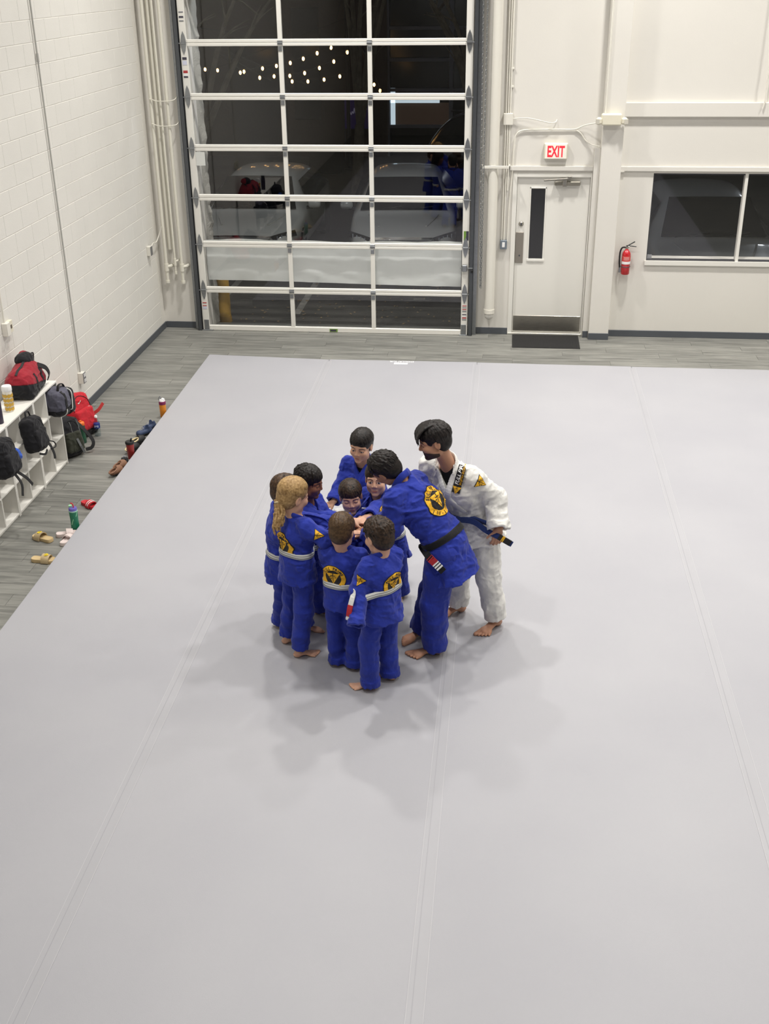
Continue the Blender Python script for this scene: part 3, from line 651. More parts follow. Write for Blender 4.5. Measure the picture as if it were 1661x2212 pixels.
def car(name, label, nose, yaw, paint, kind='suv', sc=1.):
    t = thing(name, label, 'car', (nose[0], nose[1], GZ0)); R = rotz(yaw); T = lambda p: np.asarray(p, float)*sc @ R.T+np.array([nose[0], nose[1], GZ0])
    sd_ = kind == 'sedan'; wz0, wz1, wy0, wy1, bz, sz, mz, my, hz_, gz = (.925, 1.375, 1.13, 1.76, .93, 1.30, .97, 1.48, -.055, -.035) if sd_ else (1.085, 1.585, 1.30, 2.02, 1.05, 1.56, 1.10, 1.66, 0., 0.)
    # stations: y, half width, bottom, belt z, top half width, top z
    St = [(-.02, .62, .30, .62, .50, .70), (.06, .80, .24, .72, .64, .84), (.28, .90, .22, .84, .74, .97), (.85, .925, .22, .93, .80, 1.06), (1.22, .93, .22, .97, .80, 1.09), (1.36, .93, .22, .99, .76, 1.16), (2.08, .93, .22, 1.02, .62, 1.62), (2.5, .93, .22, 1.03, .62, 1.68), (3.5, .925, .22, 1.04, .61, 1.66), (4.15, .91, .24, 1.05, .58, 1.58), (4.55, .86, .30, 1.0, .56, 1.12), (4.66, .74, .34, .85, .5, .92)]
    if sd_: St = [(-.02, .62, .30, .58, .52, .64), (.06, .80, .24, .66, .66, .74), (.28, .90, .22, .74, .76, .80), (.7, .925, .22, .79, .80, .85), (1.02, .93, .22, .83, .80, .885), (1.14, .93, .22, .86, .76, .95), (1.82, .93, .22, .90, .60, 1.39), (2.3, .93, .22, .91, .60, 1.46), (3.2, .925, .22, .92, .59, 1.44), (3.95, .91, .24, .93, .57, 1.28), (4.45, .88, .28, .95, .60, 1.02), (4.62, .76, .34, .80, .50, .88)]
    G = []
    for y, w, zb, zt, tw, top in St:
        half = [(0, zb), (w*.86, zb), (w*.98, zb+.10), (w, (zb+zt)/2), (w*.985, zt-.05), (w*.95, zt), (tw+(w*.95-tw)*.35, zt+(top-zt)*.62), (tw, top-.035), (tw*.82, top-.006), (tw*.4, top+.012), (0, top+.016)]
        ring = [(x, y, z) for x, z in half]+[(-x, y, z) for x, z in half[-2:0:-1]]; G.append([T(p) for p in ring])
    n = len(G[0]); V = [p for r in G for p in r]; F = [[i*n+j, i*n+(j+1) % n, (i+1)*n+(j+1) % n, (i+1)*n+j] for i in range(len(G)-1) for j in range(n)]+[list(range(n)), [(len(G)-1)*n+j for j in range(n)][::-1]]
    body = mesh_obj('body_shell', V, F, paint, t, True); md = body.modifiers.new('round', 'SUBSURF'); md.levels = 2; md.render_levels = 2
    dk = pmat('car_glass', (16, 17, 19), .06, coat=.5); tr = pmat('car_black_trim', (18, 18, 20), .4); chm = pmat('chrome', (205, 205, 205), .12, 1.); led = pmat('headlamp_led', (190, 196, 205), .15, .4)  # led: pale metal of the LED bars in the headlamps
    def patch(nm, c, mat, par=t, bulge=.0, nn=(6, 4), th=.006):
        c = np.asarray(c, float); Gd = []
        for i in range(nn[0]+1):
            row = []
            for j in range(nn[1]+1):
                a, b = i/nn[0], j/nn[1]; p = c[0]*(1-a)*(1-b)+c[1]*a*(1-b)+c[2]*a*b+c[3]*(1-a)*b; p = p+np.array([0, -1, .35])*bulge*(1-(2*a-1)**2); row.append(T(p))
            Gd.append(row)
        return MB().sheet(Gd, th).build(nm, mat, par, True)
    ws = patch('windshield', [(-.76, wy0-.012, wz0+.025), (.76, wy0-.012, wz0+.025), (.59, wy1-.012, wz1+.03), (-.59, wy1-.012, wz1+.03)], dk, bulge=.035)
    for x in (-.3, .25): MB().box(T((x, wy0-.01, wz0+.05)), (.52*sc, .02, .014), R @ roty(-.12)).build('wiper', tr, ws)
    for e in (-1, 1):
        patch('side_window', [(.94*e, wy0+.45, bz+.03), (.935*e, 3.8, bz+.05), (.665*e, 3.6, sz), (.675*e, wy1+.2, sz)], dk, nn=(4, 3))
        mr = MB().box(T((1.03*e, my, mz)), np.array((.22, .11, .14))*sc, R, .035).build('mirror', paint, t, True)
        MB().box(T((.94*e, my+.02, mz-.06)), np.array((.12, .06, .05))*sc, R, .01).build('mirror_arm', tr, mr)
        hl = patch('headlamp', [(.50*e, -.005, .735+gz), (.885*e, .25, .80+gz), (.91*e, .27, .70+gz), (.56*e, -.005, .635+gz)], tr, bulge=.03, nn=(5, 2))
        for k in range(4): MB().box(T((.62*e+.07*k*e, .018+.05*k, .70+.012*k+gz)), np.array((.014, .02, .07))*sc, R).build('lamp_element', led, hl)
        MB().cyl(T((.70*e, .85, .34)), T((.92*e, .85, .34)), .34*sc, n=22).build('wheel', tr, t, True); MB().cyl(T((.70*e, 3.65, .34)), T((.92*e, 3.65, .34)), .34*sc, n=22).build('wheel', tr, t, True)
        if kind == 'suv': MB().tube([T((.60*e, y, 1.715-.02*abs(y-3))) for y in np.linspace(2.1, 4.1, 8)], .018, 6).build('roof_rail', chm, t, True)
        MB().ribbon([T((.40*e, .35, .825 if sd_ else 1.004)), T((.52*e, .7, .862 if sd_ else 1.075)), T((.60*e, 1.0, .895 if sd_ else 1.107))], (0, 0, 1), .03, .012).build('hood_crease', paint, t, True)
    gr = patch('grille', [(-.50, -.035, .70+gz), (.50, -.035, .70+gz), (.66, -.03, .42), (-.66, -.03, .42)], tr, bulge=.03, nn=(8, 3), th=.02)
    MB().ribbon([T(p) for p in [(-.68, -.02, .46), (-.60, -.045, .60+gz), (-.50, -.06, .735+gz), (-.25, -.085, .745+gz), (0, -.09, .748+gz), (.25, -.085, .745+gz), (.50, -.06, .735+gz), (.60, -.045, .60+gz), (.68, -.02, .46)]], tuple(R @ np.array([0, -1, .4])), .035, .014).build('chrome_bar', chm, gr, True)
    em = MB().tube([T((.105*math.cos(a), -.085, .62+gz+.068*math.sin(a))) for a in np.linspace(0, 2*math.pi, 25)[:-1]], .009, 6, True)
    em.tube([T((.045*math.cos(a), -.088, .62+gz+.066*math.sin(a))) for a in np.linspace(0, 2*math.pi, 21)[:-1]], .007, 6, True).tube([T((.085*math.cos(a), -.088, .648+gz+.034*math.sin(a))) for a in np.linspace(0, 2*math.pi, 21)[:-1]], .007, 6, True)
    em.build('emblem', chm, gr, True)
    MB().box(T((0, -.03, .33)), np.array((1.5, .08, .14))*sc, R, .03).build('lower_bumper', tr, t)
    return t
M_pw = pmat('pale_car_paint', (214, 213, 205), .28, .0, coat=.8); M_ps = pmat('silver_car_paint', (202, 202, 197), .3, .05, coat=.8); M_pg = pmat('grey_car_paint', (168, 170, 170), .32, .1, coat=.7); M_pk = pmat('dark_car_paint', (18, 19, 22), .25, .2, coat=.8)
n1 = at(868, 515, 3.); n2 = at(518, 513, 3.)
car('car', 'silver car with chrome grille bar and oval emblem outside the roll-up door', (n1[0], 3.0), .06, M_ps, 'sedan', .95)
car('car', 'pale car with dark headlamps parked beside the yellow bollard', (n2[0]+.02, 3.0), .0, M_pw, 'sedan', .95)
n3 = at(1500, 560, 2.2)
car('car', 'grey car parked outside the wide window', (3.68, .9), .03, M_pg, 'sedan')
car('car', 'dark car parked far off near the lit storefront', (3.5, 11.2), 1.45, M_pk)

# trees
M_bark = pmat('bark', (98, 88, 72), .9, bump=(22, .9, .02), var=(6, .25))
def tree(label, base, seed, H=4.6, lean=(0, 0), n=5):
    r = random.Random(seed); t = thing('tree', label, 'tree', base); base = np.asarray(base, float)
    tk = MB(); P0 = spline([base, base+[lean[0]*.3, lean[1]*.3, H*.16], base+[lean[0]*.5, lean[1]*.5, H*.3]], 7); tk.tube(P0, np.linspace(.13, .10, 7), 9)
    tk.build('trunk', M_bark, t, True)
    for k in range(n):
        a = r.uniform(0, 6.28); s = r.uniform(.5, 1.15); e = P0[-1]+[s*math.cos(a)+lean[0], s*math.sin(a)*.6+lean[1], H*r.uniform(.45, .8)]; mid = (P0[-1]+e)/2+[.12*r.uniform(-1, 1), 0, .25]
        B = spline([P0[-1]-[0, 0, .1], mid, e], 9); m = MB().tube(B, np.linspace(.07, .022, 9), 7)
        for q in range(5):
            i = r.randrange(3, 8); d = np.array([r.uniform(-1, 1), r.uniform(-.6, .6), r.uniform(.2, 1.2)])*r.uniform(.35, .8); m.tube(spline([B[i], B[i]+d*.5+[0, 0, .05], B[i]+d], 5), np.linspace(.02, .006, 5), 5)
        m.build('branch', M_bark, t, True)
tree('bare many-stemmed tree beyond the pale car by the bollard', (-5.35, 6.6, GZ0), 5, 5.6, (.5, 0), 6)
tree('bare tree with crooked limbs in front of the storefront', (-2.55, 9.2, GZ0), 8, 5.4, (.25, 0), 6)
tree('pale crooked tree overhanging the dark car', (.2, 8.6, GZ0), 9, 5.0, (-.3, 0), 5)

# building across the lot
YB = 16.
fb = thing('storefront_building', 'dark storefront building across the lot with glazed grid and lit window', 'building', (-2, YB, GZ0))
M_fw = pmat('brown_facade', (74, 62, 54), .9, bump=(12, .5, .02)); M_fg = pmat('facade_glass', (10, 11, 13), .15); M_ff = pmat('facade_frame', (104, 108, 118), .5)
MB().ab((-16, YB, GZ0), (-3.6, YB+.4, 6.5)).ab((-3.6, YB, 4.2), (6, YB+.4, 6.5)).ab((-3.6, YB, GZ0), (-2.55, YB+.4, 4.2)).ab((4.8, YB, GZ0), (12, YB+.4, 6.5)).build('facade_wall', M_fw, fb)
xs = [-2.55, -.9, .75, 2.4, 4.8]; zs = [GZ0, .72, 1.62, 2.35, 3.1, 4.2]
for i in range(4):
    for j in range(5): MB().ab((xs[i], YB+.2, zs[j]), (xs[i+1], YB+.22, zs[j+1])).build('pane', M_fg, fb)
for x in xs: MB().ab((x-.05, YB+.05, GZ0), (x+.05, YB+.18, 4.2)).build('mullion', M_ff, fb)
for z in zs[1:]: MB().ab((-2.55, YB+.06, z-.04), (4.8, YB+.17, z+.04)).build('transom', M_ff, fb)
MB().ab((-2.48, YB+.10, 1.30), (-1.2, YB+.16, 1.42)).ab((-2.48, YB+.10, .70), (-2.36, YB+.16, 1.66)).build('lit_window_frame', pmat('lit_frame', (205, 214, 220), .5, emit=((205, 225, 235), .75)), fb)
MB().ab((-2.36, YB+.15, .76), (-.95, YB+.19, 1.30)).build('lit_window', pmat('lit_interior', (70, 60, 52), .8, emit=((150, 120, 100), .05)), fb)
MB().ab((-5.0, YB-.02, .9), (-4.3, YB, 3.6)).ab((-6.7, YB-.02, .1), (-5.2, YB, 2.7)).build('dark_doorway', M_fg, fb)
cb_ = (at(744, 222, 15.4), at(797, 278, 15.4))
bn = MB().ab((cb_[0][0], 15.38, cb_[1][2]), (cb_[1][0]+.05, 15.41, cb_[0][2]+.12)).build('banner', pmat('purple_banner', (72, 58, 116), .7, emit=((70, 50, 130), .03))); tag(bn, 'purple banner with white script in front of the storefront', 'banner')
L0 = at(752, 243, 15.37); w_ = at(792, 243, 15.37)[0]-L0[0]
MB().tube(spline([L0+[w_*x, 0, .25*w_*z] for x, z in ((0, 0), (.05, -.5), (.10, .1), (.16, -.45), (.22, .2), (.28, -.2), (.34, .9), (.38, -.1), (.46, .3), (.52, -.2), (.60, 1.1), (.64, .2), (.72, .8), (.80, 1.3), (.86, .8), (.96, 1.4), (1., .6))], 60), .012, 5).build('script_lettering', pmat('banner_script', (170, 165, 190), .7, emit=((190, 185, 210), .1)), bn)
for e in (0, 1): MB().cyl((cb_[e][0]+.05*e, 15.42, GZ0), (cb_[e][0]+.05*e, 15.42, cb_[0][2]+.12), .02, n=8).build('banner_pole', M_dsteel, bn)
MB().ab((-4.55, 15.2, GZ0), (-4.2, 15.5, .9), .02).ab((-5.3, 15.2, GZ0), (-4.7, 15.5, .6), .02)
o = MB().ab((-4.2, 13.2, GZ0), (-3.4, 13.6, .5), .02).build('planter', pmat('planter_dark', (40, 38, 36), .8)); tag(o, 'dark planter box standing before the storefront', 'planter')

# strings of bulbs
for x_, y_, lab in ((-8.2, 12.2, 'dark pole holding the bulb strings by the bare many-stemmed tree'), (-3.3, 13.9, 'dark pole holding the bulb strings near the storefront')):
    t = thing('light_pole', lab, 'pole', (x_, y_, GZ0)); MB().cyl((x_, y_, GZ0), (x_, y_, 4.5), .045, n=10).build('pole_shaft', pmat('pole_dark', (34, 34, 36), .6), t, True); MB().lathe([(.12, 0), (.12, .02), (.05, .05)], (x_, y_, GZ0), 14).build('base_plate', MATS['pole_dark'], t)
M_bulb = pmat('warm_bulb', (255, 214, 150), .4, emit=((255, 196, 120), 9.))
M_wire = pmat('bulb_wire', (20, 20, 20), .7)
strings = [[(519, 157), (527, 155), (567, 148), (597, 142.5), (627, 136), (655, 127), (685, 115), (715, 103)], [(561, 168), (592, 165), (626, 164), (658, 158), (690, 147), (721, 133), (750, 113)], [(631, 176), (665, 176), (700, 172), (734, 165), (770, 154), (790, 146)], [(770, 116), (774, 135), (793, 172), (808, 183), (821, 196)], [(443, 150), (457, 157), (470, 152)]]  # last short string stands in for dim reflections
bulb = None
for i, S in enumerate(strings):
    yb = 11.4+.35*i; Pb = [at(u, v, yb) for u, v in S]
    t = thing('string_lights', ['topmost string of warm bulbs hung over the lot', 'second string of warm bulbs hung over the lot', 'lowest string of warm bulbs hung over the lot', 'steep string of warm bulbs near the purple banner', 'short string of warm bulbs among the tree branches'][i], 'string lights', Pb[0], 'bulb strings outside')
    W = []
    for p, q in zip(Pb[:-1], Pb[1:]): W += [p+[0, 0, .06], (p+q)/2+[0, 0, .03]]
    W.append(Pb[-1]+[0, 0, .06])
    W = [np.array([-8.2, 12.2, 4.3-.25*i])]+W+[np.array([-3.3, 13.9, 4.3-.22*i])]
    MB().tube(spline(W, 40), .006, 5).build('wire', M_wire, t)
    for p in Pb:
        if bulb is None: bulb = MB().ell((0, 0, 0), (.03, .03, .042), n=10, m=7).build('bulb', M_bulb, t, True, origin=(0, 0, 0)); bulb.location = Vector(p-worg(t))
        else: inst(bulb, p, 'bulb', t)

# ================================================================ PEOPLE: smooth implicit bodies and clothes
class Vol:
    def __init__(s, lo, hi, h):
        s.lo = np.asarray(lo, np.float32); s.h = h; s.n = np.ceil((np.asarray(hi)-s.lo)/h).astype(int)+1
        s.D = np.full(s.n, .2, np.float32)
    def _sub(s, lo, hi):
        i0 = np.clip(np.floor((lo-s.lo)/s.h).astype(int), 0, s.n-1); i1 = np.clip(np.ceil((hi-s.lo)/s.h).astype(int)+1, 1, s.n)
        if (i1 <= i0).any(): return None
        sl = tuple(slice(a, b) for a, b in zip(i0, i1))
        ax = [s.lo[k]+s.h*np.arange(i0[k], i1[k], dtype=np.float32) for k in range(3)]
        return sl, ax[0][:, None, None], ax[1][None, :, None], ax[2][None, None, :]
    def _mix(s, sl, d, k, mode):
        A = s.D[sl]
        if mode == 'u':
            if k <= 0: s.D[sl] = np.minimum(A, d)
            else:
                hh = np.clip(.5+.5*(A-d)/k, 0, 1); s.D[sl] = A+(d-A)*hh-k*hh*(1-hh)
        else:
            d = -d
            if k <= 0: s.D[sl] = np.maximum(A, d)
            else:
                hh = np.clip(.5-.5*(A-d)/k, 0, 1); s.D[sl] = A+(d-A)*hh+k*hh*(1-hh)
    def cap(s, a, b, r0, r1=None, k=.012, side=None, asp=1., fold=None, mode='u', flat=(False, False)):
        a = np.asarray(a, np.float32); b = np.asarray(b, np.float32); r1 = r0 if r1 is None else r1
        R = max(r0, r1); pad = max(.025, k+2*s.h)+R
        q = s._sub(np.minimum(a, b)-pad, np.maximum(a, b)+pad)
        if q is None: return s
        sl, X, Y, Z = q; ab = b-a; L = float(np.linalg.norm(ab))+1e-9; u = ab/L
        qx, qy, qz = X-a[0], Y-a[1], Z-a[2]
        tl = qx*u[0]+qy*u[1]+qz*u[2]; t = np.clip(tl/L, 0, 1); tc = t*L
        if side is None and fold is None:
            wx, wy, wz = qx-tc*u[0], qy-tc*u[1], qz-tc*u[2]
            d = np.sqrt(wx*wx+wy*wy+wz*wz)-(r0+(r1-r0)*t)
        else:
            sd = np.asarray(side if side is not None else frame(u)[0], np.float32); sd = sd-np.dot(sd, u)*u; sd /= np.linalg.norm(sd); od = np.cross(u, sd)
            s1 = qx*sd[0]+qy*sd[1]+qz*sd[2]; o1 = qx*od[0]+qy*od[1]+qz*od[2]; al = tl-tc
            rx = r0+(r1-r0)*t; ry = rx*asp
            d = (np.sqrt((s1/rx)**2+(o1/ry)**2+(al/np.minimum(rx, ry))**2)-1)*np.minimum(rx, ry)
            if fold:
                amp, fq, ph = fold[:3]; th = np.arctan2(o1, s1)
                w = np.sin(fq*tl+1.6*np.sin(th+ph)+ph)+.6*np.sin(fq*1.7*tl-2.2*np.sin(th*1+ph*2.3)+2*ph)
                env = 1. if len(fold) < 4 else np.exp(-((tl/L-fold[3])/fold[4])**2)
                d = d-amp*w*env
        if flat[0]: d = np.maximum(d, -tl)
        if flat[1]: d = np.maximum(d, tl-L)
        s._mix(sl, d.astype(np.float32), k, mode); return s
    def ell(s, c, rad, R=None, k=.012, mode='u'):
        c = np.asarray(c, np.float32); rad = np.asarray(rad, np.float32); R = np.eye(3) if R is None else np.asarray(R)
        pad = float(rad.max())+max(.025, k+2*s.h); q = s._sub(c-pad, c+pad)
        if q is None: return s
        sl, X, Y, Z = q; x, y, z = X-c[0], Y-c[1], Z-c[2]; k0 = 0; k1 = 0
        for i in range(3):
            l = x*R[0, i]+y*R[1, i]+z*R[2, i]; k0 = k0+(l/rad[i])**2; k1 = k1+(l/rad[i]**2)**2
        k0 = np.sqrt(k0); d = k0*(k0-1)/(np.sqrt(k1)+1e-6)
        s._mix(sl, d.astype(np.float32), k, mode); return s
    def rbox(s, c, half, R, rnd=.01, k=.01, mode='u'):
        c = np.asarray(c, np.float32); pad = float(np.linalg.norm(half))+max(.025, k); q = s._sub(c-pad, c+pad)
        if q is None: return s
        sl, X, Y, Z = q; x, y, z = X-c[0], Y-c[1], Z-c[2]; qq = []
        for i in range(3): qq.append(np.abs(x*R[0, i]+y*R[1, i]+z*R[2, i])-(half[i]-rnd))
        d = np.sqrt(sum(np.maximum(v, 0)**2 for v in qq))+np.minimum(np.maximum(np.maximum(qq[0], qq[1]), qq[2]), 0)-rnd
        s._mix(sl, d.astype(np.float32), k, mode); return s
    def cut(s, p, n):                      # remove the side n points to
        sl, X, Y, Z = s._sub(s.lo-1, s.lo+s.n*s.h+1); n = np.asarray(n, np.float32)
        s.D = np.maximum(s.D, (X-p[0])*n[0]+(Y-p[1])*n[1]+(Z-p[2])*n[2]); return s
    def wave(s, fn):
        sl, X, Y, Z = s._sub(s.lo-1, s.lo+s.n*s.h+1); m = np.abs(s.D) < .05
        f = fn(X, Y, Z); s.D = np.where(m, s.D-f, s.D).astype(np.float32); return s
    def val(s, P):
        g = (np.asarray(P, np.float32)-s.lo)/s.h; g = np.clip(g, 0, s.n-1.001); i = g.astype(int); f = g-i; D = s.D; r = 0
        for dx in (0, 1):
            for dy in (0, 1):
                for dz in (0, 1):
                    w = (f[:, 0] if dx else 1-f[:, 0])*(f[:, 1] if dy else 1-f[:, 1])*(f[:, 2] if dz else 1-f[:, 2])
                    r = r+w*D[i[:, 0]+dx, i[:, 1]+dy, i[:, 2]+dz]
        return r
    def march(s, P, d, iso=0., dist=.2, step=.0025):
        P = np.array(P, float); d = np.asarray(d, float); d = np.broadcast_to(d, P.shape); hit = np.zeros(len(P), bool); t = np.zeros(len(P)); prev = s.val(P)
        for i in range(int(dist/step)):
            m = ~hit
            if not m.any(): break
            v = s.val(P[m]+d[m]*(t[m]+step)[:, None]); h = v < iso; idx = np.where(m)[0]
            fr = np.clip((prev[idx]-iso)/(prev[idx]-v+1e-9), 0, 1); t[idx] += np.where(h, fr*step, step); prev[idx] = np.where(h, prev[idx], v); hit[idx[h]] = True
        return P+d*t[:, None], hit
    def mesh(s):
        D = s.D; S = D < 0; n = np.array(D.shape)-1
        c = lambda a, i, j, k: a[i:i+n[0], j:j+n[1], k:k+n[2]]
        cnt = np.zeros(n, np.int8)
        for i in (0, 1):
            for j in (0, 1):
                for k in (0, 1): cnt += c(S, i, j, k)
        mixed = (cnt > 0) & (cnt < 8); I = np.argwhere(mixed); ids = np.full(n, -1, np.int32); ids[mixed] = np.arange(len(I))
        acc = np.zeros((len(I), 3)); m = np.zeros(len(I))
        cor = [(i, j, k) for i in (0, 1) for j in (0, 1) for k in (0, 1)]
        val = {q: D[I[:, 0]+q[0], I[:, 1]+q[1], I[:, 2]+q[2]] for q in cor}
        for q in cor:
            for ax in range(3):
                if q[ax]: continue
                q2 = list(q); q2[ax] = 1; q2 = tuple(q2); a, b = val[q], val[q2]; x = (a < 0) != (b < 0)
                t = np.where(x, a/(a-b+1e-12), 0); p = np.tile(np.array(q, float), (len(I), 1)); p[:, ax] = t
                acc += np.where(x[:, None], p, 0); m += x
        V = s.lo+s.h*(I+acc/m[:, None]); F = []
        for ax in range(3):
            b, d = [(1, 2), (2, 0), (0, 1)][ax]
            s0 = [slice(None)]*3; s1 = [slice(None)]*3; s0[ax] = slice(0, -1); s1[ax] = slice(1, None)
            A, B = S[tuple(s0)], S[tuple(s1)]; E = np.argwhere(A != B); E = E[(E[:, b] > 0) & (E[:, d] > 0) & (E[:, b] < n[b]) & (E[:, d] < n[d])]
            fl = A[E[:, 0], E[:, 1], E[:, 2]]
            def cell(db, dd):
                q = E.copy(); q[:, b] += db; q[:, d] += dd; return ids[q[:, 0], q[:, 1], q[:, 2]]
            f = np.stack([cell(-1, -1), cell(0, -1), cell(0, 0), cell(-1, 0)], 1); f[~fl] = f[~fl][:, ::-1]; F.append(f)
        return V, np.vstack(F)
    def build(s, name, mat, parent, smooth_it=1):
        V, F = s.mesh()
        for _ in range(smooth_it):         # light Laplacian relax
            acc = np.zeros_like(V); c = np.zeros(len(V))
            for i in range(4):
                a, b = F[:, i], F[:, (i+1) % 4]
                for k in range(3): acc[:, k] += np.bincount(a, V[b, k], len(V))+np.bincount(b, V[a, k], len(V))
                c += np.bincount(a, minlength=len(V))+np.bincount(b, minlength=len(V))
            V = V+.5*(acc/np.maximum(c, 1)[:, None]-V)
        org = worg(parent) if parent is not None else V.min(0)
        me = bpy.data.meshes.new(name); me.vertices.add(len(V)); me.vertices.foreach_set('co', (V-org).astype(np.float32).ravel())
        me.loops.add(F.size); me.loops.foreach_set('vertex_index', F.astype(np.int32).ravel())
        me.polygons.add(len(F)); me.polygons.foreach_set('loop_start', np.arange(0, F.size, 4, dtype=np.int32)); me.polygons.foreach_set('loop_total', np.full(len(F), 4, np.int32))
        me.update(calc_edges=True); me.validate(); me.shade_smooth(); me.materials.append(mat)
        o = bpy.data.objects.new(name, me); COL.objects.link(o)
        if parent is not None: o.parent = parent
        else: o.location = Vector(org)
        return o

def vnoise(x, y, z, seed=0):
    """vectorised value noise in [-1,1]"""
    xi, yi, zi = np.floor(x).astype(np.int64), np.floor(y).astype(np.int64), np.floor(z).astype(np.int64); fx, fy, fz = x-xi, y-yi, z-zi
    s = lambda t: t*t*t*(t*(t*6-15)+10)
    fx, fy, fz = s(fx), s(fy), s(fz); r = 0
    for a in (0, 1):
        for b in (0, 1):
            for c in (0, 1):
                h = ((xi+a)*374761393+(yi+b)*668265263+(zi+c)*2147483647+seed*974634777) & 0xffffffff
                h = ((h ^ (h >> 13))*1274126177) & 0xffffffff; h = (h ^ (h >> 16)) & 0xffff
                r = r+(h/32767.5-1)*(fx if a else 1-fx)*(fy if b else 1-fy)*(fz if c else 1-fz)
    return r
def crumple(vol, scale, amp, seed, ax=None, stretch=2.2):
    """creased cloth: ridged noise pushed into the surface, creases drawn out across axis ax"""
    I = np.argwhere(np.abs(vol.D) < .03); P = vol.lo+vol.h*I; x, y, z = (P/scale).T.astype(float)
    if ax is not None:
        u = unit(ax); t = (P @ u)/scale; k = 1-1/stretch; x = x-(x*0+t)*u[0]*0; q = np.stack([x, y, z], 1); q = q+np.outer(t, u)*(stretch-1)*.6; x, y, z = q.T
    wx = vnoise(x*.6, y*.6, z*.6, seed+5)*.9; wy = vnoise(x*.6, y*.6, z*.6, seed+6)*.9
    n1 = 1-np.abs(vnoise(x+wx, y+wy, z, seed))*2.2; n2 = 1-np.abs(vnoise(x*2.1+wy, y*2.1, z*2.1+wx, seed+1))*2.2
    d = amp*(np.maximum(n1, -.6)+.45*np.maximum(n2, -.6))
    vol.D[I[:, 0], I[:, 1], I[:, 2]] -= d.astype(np.float32)

# ---- flat emblems draped on cloth
def disc2(r, nr=6, na=36, r0=0.):
    V = []; F = []
    for i in range(nr+1):
        for j in range(na):
            a = 2*math.pi*j/na; rr = r0+(r-r0)*i/nr; V.append((rr*math.cos(a), rr*math.sin(a)))
    for i in range(nr):
        for j in range(na): F.append([i*na+j, (i+1)*na+j, (i+1)*na+(j+1) % na, i*na+(j+1) % na])
    return np.array(V), F
def quad2(c, n=6):
    """bilinear grid over 4 corners"""
    c = np.asarray(c, float); V = []; F = []
    for i in range(n+1):
        for j in range(n+1):
            a, b = i/n, j/n; V.append(c[0]*(1-a)*(1-b)+c[1]*a*(1-b)+c[2]*a*b+c[3]*(1-a)*b)
    for i in range(n):
        for j in range(n): F.append([i*(n+1)+j, (i+1)*(n+1)+j, (i+1)*(n+1)+j+1, i*(n+1)+j+1])
    return np.array(V), F
def join2(items):
    V = []; F = []; n = 0
    for v, f in items:
        V.append(v); F += [[i+n for i in q] for q in f]; n += len(v)
    return np.vstack(V), F
def xf2(vf, s=1., dx=0., dy=0., rot=0., sx=1.):
    v, f = vf; v = v*[s*sx, s]; c, sn = math.cos(rot), math.sin(rot); v = v @ np.array([[c, sn], [-sn, c]]); return v+[dx, dy], f
def shield(s=1.):                       # inverted yellow triangle, tip down
    return join2([quad2([(-1*s, .62*s), (0, .62*s), (0, -1.05*s), (-.08*s, -.92*s)], 14), quad2([(0, .62*s), (1*s, .62*s), (.08*s, -.92*s), (0, -1.05*s)], 14)])
def shield_marks(s=1.):                 # sword and the two letter cuts
    q = [[(-.055, .50), (.055, .50), (.03, -.86), (-.03, -.86)], [(-.36, .30), (.36, .30), (.36, .20), (-.36, .20)], [(-.10, .62), (.10, .62), (.06, .5), (-.06, .5)],
         [(-.62, .05), (-.20, .05), (-.20, -.05), (-.55, -.05)], [(.22, .02), (.5, .06), (.46, -.05), (.22, -.10)], [(-.46, -.30), (-.16, -.20), (-.16, -.30), (-.40, -.40)]]
    return join2([xf2(quad2(k, 6), s) for k in q])
def arc_text(txt, r, a0, a1, h, inside=False):
    out = []; n = len(txt)
    for i, ch in enumerate(txt):
        if ch == ' ': continue
        a = a0+(a1-a0)*(i+.5)/n; g = glyphs(ch, .03)
        if not len(g[0]): continue
        out.append(xf2(g, h, r*math.cos(a), r*math.sin(a), a-math.pi/2 if not inside else a+math.pi/2, sx=.8))
    return join2(out)
P_yel = pmat('patch_yellow', (234, 178, 34), .7); P_blk = pmat('patch_black', (28, 27, 30), .7)
def drape(vol, name, vf, o, u, v, off, mat, parent, back=.26, dist=.42):
    v2, F = vf; u = unit(u); v = np.asarray(v, float); v = unit(v-np.dot(v, u)*u); n = np.cross(u, v)
    P = np.asarray(o)+v2[:, :1]*u+v2[:, 1:]*v+n*back; Q, hit = vol.march(P, -n, off, dist)
    F = [f for f in F if all(hit[i] for i in f)]
    return mesh_obj(name, Q, F, mat, parent, recalc=False)
def round_patch(vol, root, o, u, v, r, low=-9.):
    clip = lambda vf: (vf[0], [f for f in vf[1] if min(vf[0][i][1] for i in f) > low])
    b = drape(vol, 'back_patch', clip(disc2(r*1.04, 16, 72)), o, u, v, .0035, P_blk, root)
    drape(vol, 'ring', clip(disc2(r, 6, 72, r*.66)), o, u, v, .0055, P_yel, b)
    drape(vol, 'emblem', clip(xf2(shield(), r*.56, 0, r*.08)), o, u, v, .0055, P_yel, b)
    drape(vol, 'emblem_marks', clip(xf2(shield_marks(), r*.56, 0, r*.08)), o, u, v, .0075, P_blk, b)
    drape(vol, 'lettering', clip(arc_text('FULL PRIME', r*.83, math.radians(158), math.radians(22), r*.24)), o, u, v, .008, P_blk, b)
    if low < -r*.9: drape(vol, 'lettering', clip(arc_text('JIU-JITSU', r*.83, math.radians(205), math.radians(335), r*.2, True)), o, u, v, .008, P_blk, b)
